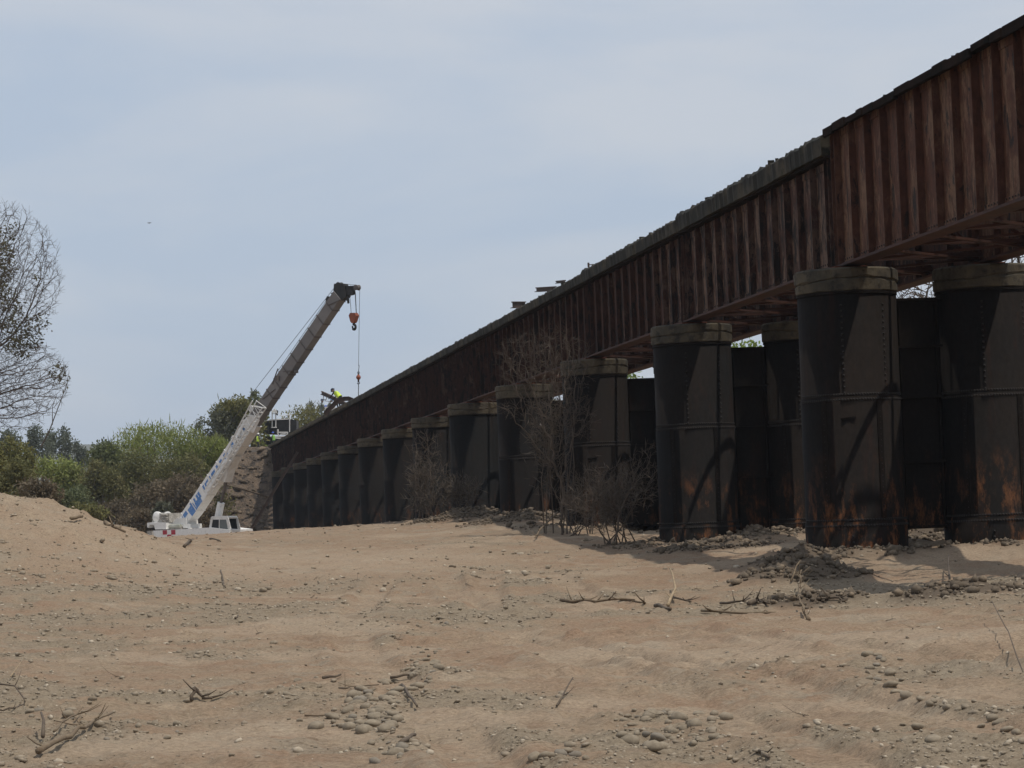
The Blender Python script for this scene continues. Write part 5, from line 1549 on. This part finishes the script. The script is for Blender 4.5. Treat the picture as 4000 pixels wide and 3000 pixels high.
stick('dead_branch', [(168, 2900), (163, 2862)], .018, .010, M['stick_dark'], 'short upright stub beside the thick dry root', None, .05, 'branch', 0, 3, [0, .12])
stick('dead_branch', [(0, 2725), (60, 2740), (100, 2765)], .010, .006, M['stick_dark'], 'curved dark twig at the left edge upper one', None, .04, 'branch', 1, 4, [.1, .12, .02])
stick('dead_branch', [(0, 2785), (50, 2778), (95, 2762)], .010, .006, M['stick_dark'], 'dark twig at the left edge lower one', None, .03, 'branch', 1, 5)
stick('dry_stalk', [(42, 2660), (86, 2634)], .007, .005, M['stick_pale'], 'straight yellow straw near the left edge', None, .05, 'straw', 0, 6, [0, .1])
stick('dead_branch', [(1525, 2665), (1600, 2653)], .018, .012, M['stick_dark'], 'dark straight branch lying across the cobble row', None, .05, 'branch', 0, 7)
stick('dead_branch', [(1570, 2690), (1600, 2735), (1630, 2775)], .016, .010, M['stick_dark'], 'dark branch slanting down right of the dense heap', None, .04, 'branch', 0, 8)
stick('dead_branch', [(1262, 2658), (1332, 2645)], .018, .010, M['stick_dark'], 'short dark stick left of the cobble row', None, .03, 'branch', 0, 9)
stick('dead_branch', [(1325, 2702), (1400, 2698), (1480, 2690)], .010, .006, M['stick'], 'thin dry twig entering the dense heap from the left', None, .04, 'branch', 3, 10)
stick('dead_branch', [(1190, 2808), (1270, 2806)], .010, .007, M['stick'], 'thin stick left of the squared grey stone', None, .03, 'branch', 0, 11)
stick('dead_branch', [(1567, 2915), (1600, 2895), (1620, 2885)], .022, .012, M['stick_dark'], 'bent dark twig right below the dense heap', None, .03, 'branch', 0, 12)
stick('dead_branch', [(750, 2748), (765, 2735), (790, 2742), (830, 2748)], .02, .012, M['stick_dark'], 'crooked dark twig standing on the sand left of centre', None, .03, 'branch', 3, 13, [.0, .1, .03, .02])
stick('dead_branch', [(880, 2300), (870, 2265), (862, 2232)], .022, .014, M['stick_dark'], 'short dark stick slanting on the sand below the crane', None, .03, 'branch', 0, 14)
stick('dead_branch', [(720, 2140), (745, 2118), (770, 2104)], .045, .02, M['stick_dark'], 'forked dark branch on the sand directly below the crane', None, .05, 'branch', 3, 15)
stick('dead_branch', [(820, 2107), (850, 2112), (862, 2118)], .03, .02, M['stick_dark'], 'low curved stick right of the forked branch below the crane', None, .03, 'branch', 0, 16)
stick('dead_branch', [(2190, 2352), (2330, 2358), (2480, 2352)], .03, .015, M['stick'], 'long dry branch at the left end of the driftwood line', 'driftwood', .04, 'branch', 9, 17)
stick('dead_branch', [(2420, 2345), (2520, 2362), (2515, 2362)], .025, .012, M['stick'], 'second long dry branch of the driftwood line', 'driftwood', .03, 'branch', 5, 18)
stick('dead_branch', [(2610, 2375), (2640, 2330), (2620, 2300)], .03, .015, M['stick_pale'], 'pale branch standing up from the driftwood line', 'driftwood', .05, 'branch', 2, 19, [0, .1, .35])
stick('dead_branch', [(2620, 2342), (2700, 2358)], .025, .012, M['stick_dark'], 'dark branch right of the upstanding pale one', 'driftwood', .04, 'branch', 3, 20)
stick('dead_branch', [(2560, 2375), (2620, 2388)], .035, .025, M['stick_dark'], 'short thick stick below the driftwood line', 'driftwood', .04, 'branch', 0, 21)
stick('dead_branch', [(2740, 2395), (2850, 2402), (3030, 2403)], .022, .018, M['stick'], 'long straight pole lying at the lower edge of the driftwood', 'driftwood', .04, 'branch', 4, 22)
stick('dead_branch', [(2815, 2365), (2900, 2358), (2930, 2345)], .025, .012, M['stick_dark'], 'curved dark branch above the long straight pole', 'driftwood', .04, 'branch', 4, 23)
stick('dead_branch', [(2925, 2372), (2960, 2360), (3005, 2370)], .04, .018, M['stick_dark'], 'gnarled dark wood right of the driftwood middle', 'driftwood', .06, 'branch', 5, 24)
stick('dead_branch', [(3190, 2350), (3260, 2345), (3310, 2355)], .03, .015, M['stick_dark'], 'dark branch at the right end of the driftwood line', 'driftwood', .05, 'branch', 5, 25)
stick('dry_tuft', [(3120, 2345), (3125, 2320), (3135, 2305)], .035, .01, M['stick'], 'dry brown plant tuft standing above the driftwood', None, .02, 'plant', 12, 26, [0, .15, .35])
stick('dry_tuft', [(3160, 2425), (3140, 2405), (3125, 2385)], .03, .012, M['stick'], 'withered leaf stalk right of the long straight pole', None, .02, 'plant', 4, 27, [0, .05, .2])
stick('dry_stalk', [(4010, 2660), (3960, 2580), (3930, 2520), (3878, 2435)], .008, .005, M['stick_dark'], 'long thin bare stalk standing at the right edge', None, .0, 'stalk', 0, 28, [0.0, .15, .2, .3])
stick('dead_branch', [(3090, 2280), (3130, 2240)], .02, .012, M['stick'], 'pale twig in the shade near the bridge foot', None, .05, 'branch', 1, 29, [0, .2])
stick('dead_branch', [(3710, 2300), (3708, 2230)], .02, .015, M['stick_dark'], 'short upright stick beside the spoil on the right', None, .0, 'branch', 1, 30, [0, .3])
stick('dead_branch', [(2175, 2765), (2240, 2705)], .010, .006, M['stick_dark'], 'thin dark twig standing in the centre foreground', None, .02, 'branch', 1, 31, [0, .12])
stick('dead_branch', [(2965, 2945), (2985, 2955), (3005, 2970)], .014, .010, M['stick_dark'], 'crooked little twig at the bottom right of centre', None, .02, 'branch', 1, 32)
stick('dead_branch', [(920, 2680 - 260), (930, 2410)], .02, .012, M['stick_dark'], 'short stick on the grey gravel left of centre', None, .03, 'branch', 0, 33)
stick('log', [(278, 2042), (300, 2040), (322, 2035)], .045, .04, M['stick'], 'short pale log lying on the sand mound', None, .12, 'log', 0, 34)
stick('dead_branch', [(395, 2042), (420, 2025), (440, 2010)], .03, .012, M['stick'], 'dry forked branch sticking out at the mound end', None, .05, 'branch', 5, 35, [0, .15, .4])
stick('driftwood_heap', [(410, 2045), (450, 2068), (490, 2085)], .05, .03, M['stick'], 'yellowish driftwood pole down the end of the mound', None, .05, 'branch', 3, 36)
stick('stump', [(288, 2018), (292, 2010), (300, 1996)], .03, .015, M['stick'], 'small broken stump on the mound skyline', None, .02, 'stump', 1, 37, [0, .1, .35])
stick('yellow_stalk', [(8, 1908), (12, 1900)], .10, .10, M['stick_pale'], 'yellow dry plant standing on the mound top at the left edge', None, .0, 'plant', 2, 38, [0, .45])
stick('dead_branch', [(2380, 2120), (2290, 2040), (2150, 1990)], .05, .02, M['stick'], 'long fallen branch before the tangled brush', None, .1, 'branch', 6, 39, [0, .2, .6])
stick('dead_branch', [(2180, 2055), (2105, 2100), (2090, 2115)], .035, .015, M['stick'], 'dry branch poking out left of the tangled brush', None, .1, 'branch', 3, 40, [.35, .1, 0])
for i in range(22):
    px_, py_ = random.uniform(60, 3900), random.choice((random.uniform(2250, 2500), random.uniform(2500, 2980)))
    L_ = random.uniform(12, 38); dy = random.uniform(-12, 12)
    stick('twig', [(px_, py_), (px_ + L_ * .5, py_ + dy * .7), (px_ + L_, py_ + dy)], random.uniform(.004, .008), .003, M['stick_dark'], 'tiny dry twig lying loose on the riverbed', 'loose tiny twigs', .015, 'twig', 1, 60 + i)

# shallow wet patch left of the second pier
wp = ghit(2480, 2060)
wpx, wpy = wp[0], wp[1]
wv = []; 
n = 40
for i in range(n):
    a = 2 * math.pi * i / n; rr = 1 + .25 * math.sin(3 * a + 1) + .15 * math.sin(5 * a)
    wv.append((wpx + 1.5 * rr * math.cos(a), wpy + 4.2 * rr * math.sin(a), gz(wpx, wpy) + .10))
mt, nt, bs = node_mat('shallow_water')
bs.inputs['Base Color'].default_value = (.05, .055, .05, 1); bs.inputs['Roughness'].default_value = .12; bs.inputs['Specular IOR Level'].default_value = .6
bump(nt, bs, add_noise(nt, 5, 4, .6, (1, .35, 1), 'World'), .9, .12)
wb_ = MB(); wb_.add(wv, [tuple(range(n))])
tag(obj('water', wb_, mt), kind='structure')

# torn sack cloth on the rubble between the first two piers
cl = MB(); c0 = ghit(3030, 2030); r2 = random.Random(4); nx = 12
gv = [[c0 + R0 * (i / nx - .5) * 1.1 + np.array((FW[0], FW[1], 0)) * (j / nx - .5) * .8 + np.array((0, 0, .22 + r2.uniform(-.07, .10) + .25 * math.exp(-((i - 3) ** 2 + (j - 6) ** 2) / 9))) for j in range(nx + 1)] for i in range(nx + 1)]
cl.add([p_ for row in gv for p_ in row], [(i * (nx + 1) + j, (i + 1) * (nx + 1) + j, (i + 1) * (nx + 1) + j + 1, i * (nx + 1) + j + 1) for i in range(nx) for j in range(nx)])
M['cloth'] = noisy('grey_sack_cloth', (.13, .115, .12), (.17, .15, .15), 6, .95, .3)
top('torn_cloth', cl, M['cloth'], 'crumpled grey sheet on the rubble left of the nearest pier', 'cloth')

# a bird high in the sky on the left
bd = MB(); bc = at(583, 871, 150)
for s_ in (-1, 1):
    bd.add([bc, bc + R0 * s_ * .05 + (0, 0, .03), bc + R0 * s_ * .12 + (0, 0, .01), bc + R0 * s_ * .1 + np.array((FW[0], FW[1], -.02)) * .06], [(0, 1, 2, 3)])
bd.tube([bc - np.array((FW[0], FW[1], 0)) * .12, bc, bc + np.array((FW[0], FW[1], 0)) * .12], [.01, .035, .01], 6)
top('bird', bd, M['black'], 'tiny dark bird gliding in the sky left of the crane', 'bird')

# ------------------------------------------------------------------ thin dusty air
hz = MB(); hz.box((400, 2900, 60), (6400, 6400, 130))
mt = bpy.data.materials.new('dusty_air'); mt.use_nodes = True
nt = mt.node_tree; nt.nodes.remove(nt.nodes['Principled BSDF'])
pv = nt.nodes.new('ShaderNodeVolumePrincipled')
pv.inputs['Color'].default_value = (.80, .87, .96, 1); pv.inputs['Density'].default_value = .00012
nt.links.new(pv.outputs[0], nt.nodes['Material Output'].inputs['Volume'])
tag(obj('haze', hz, mt), kind='stuff')
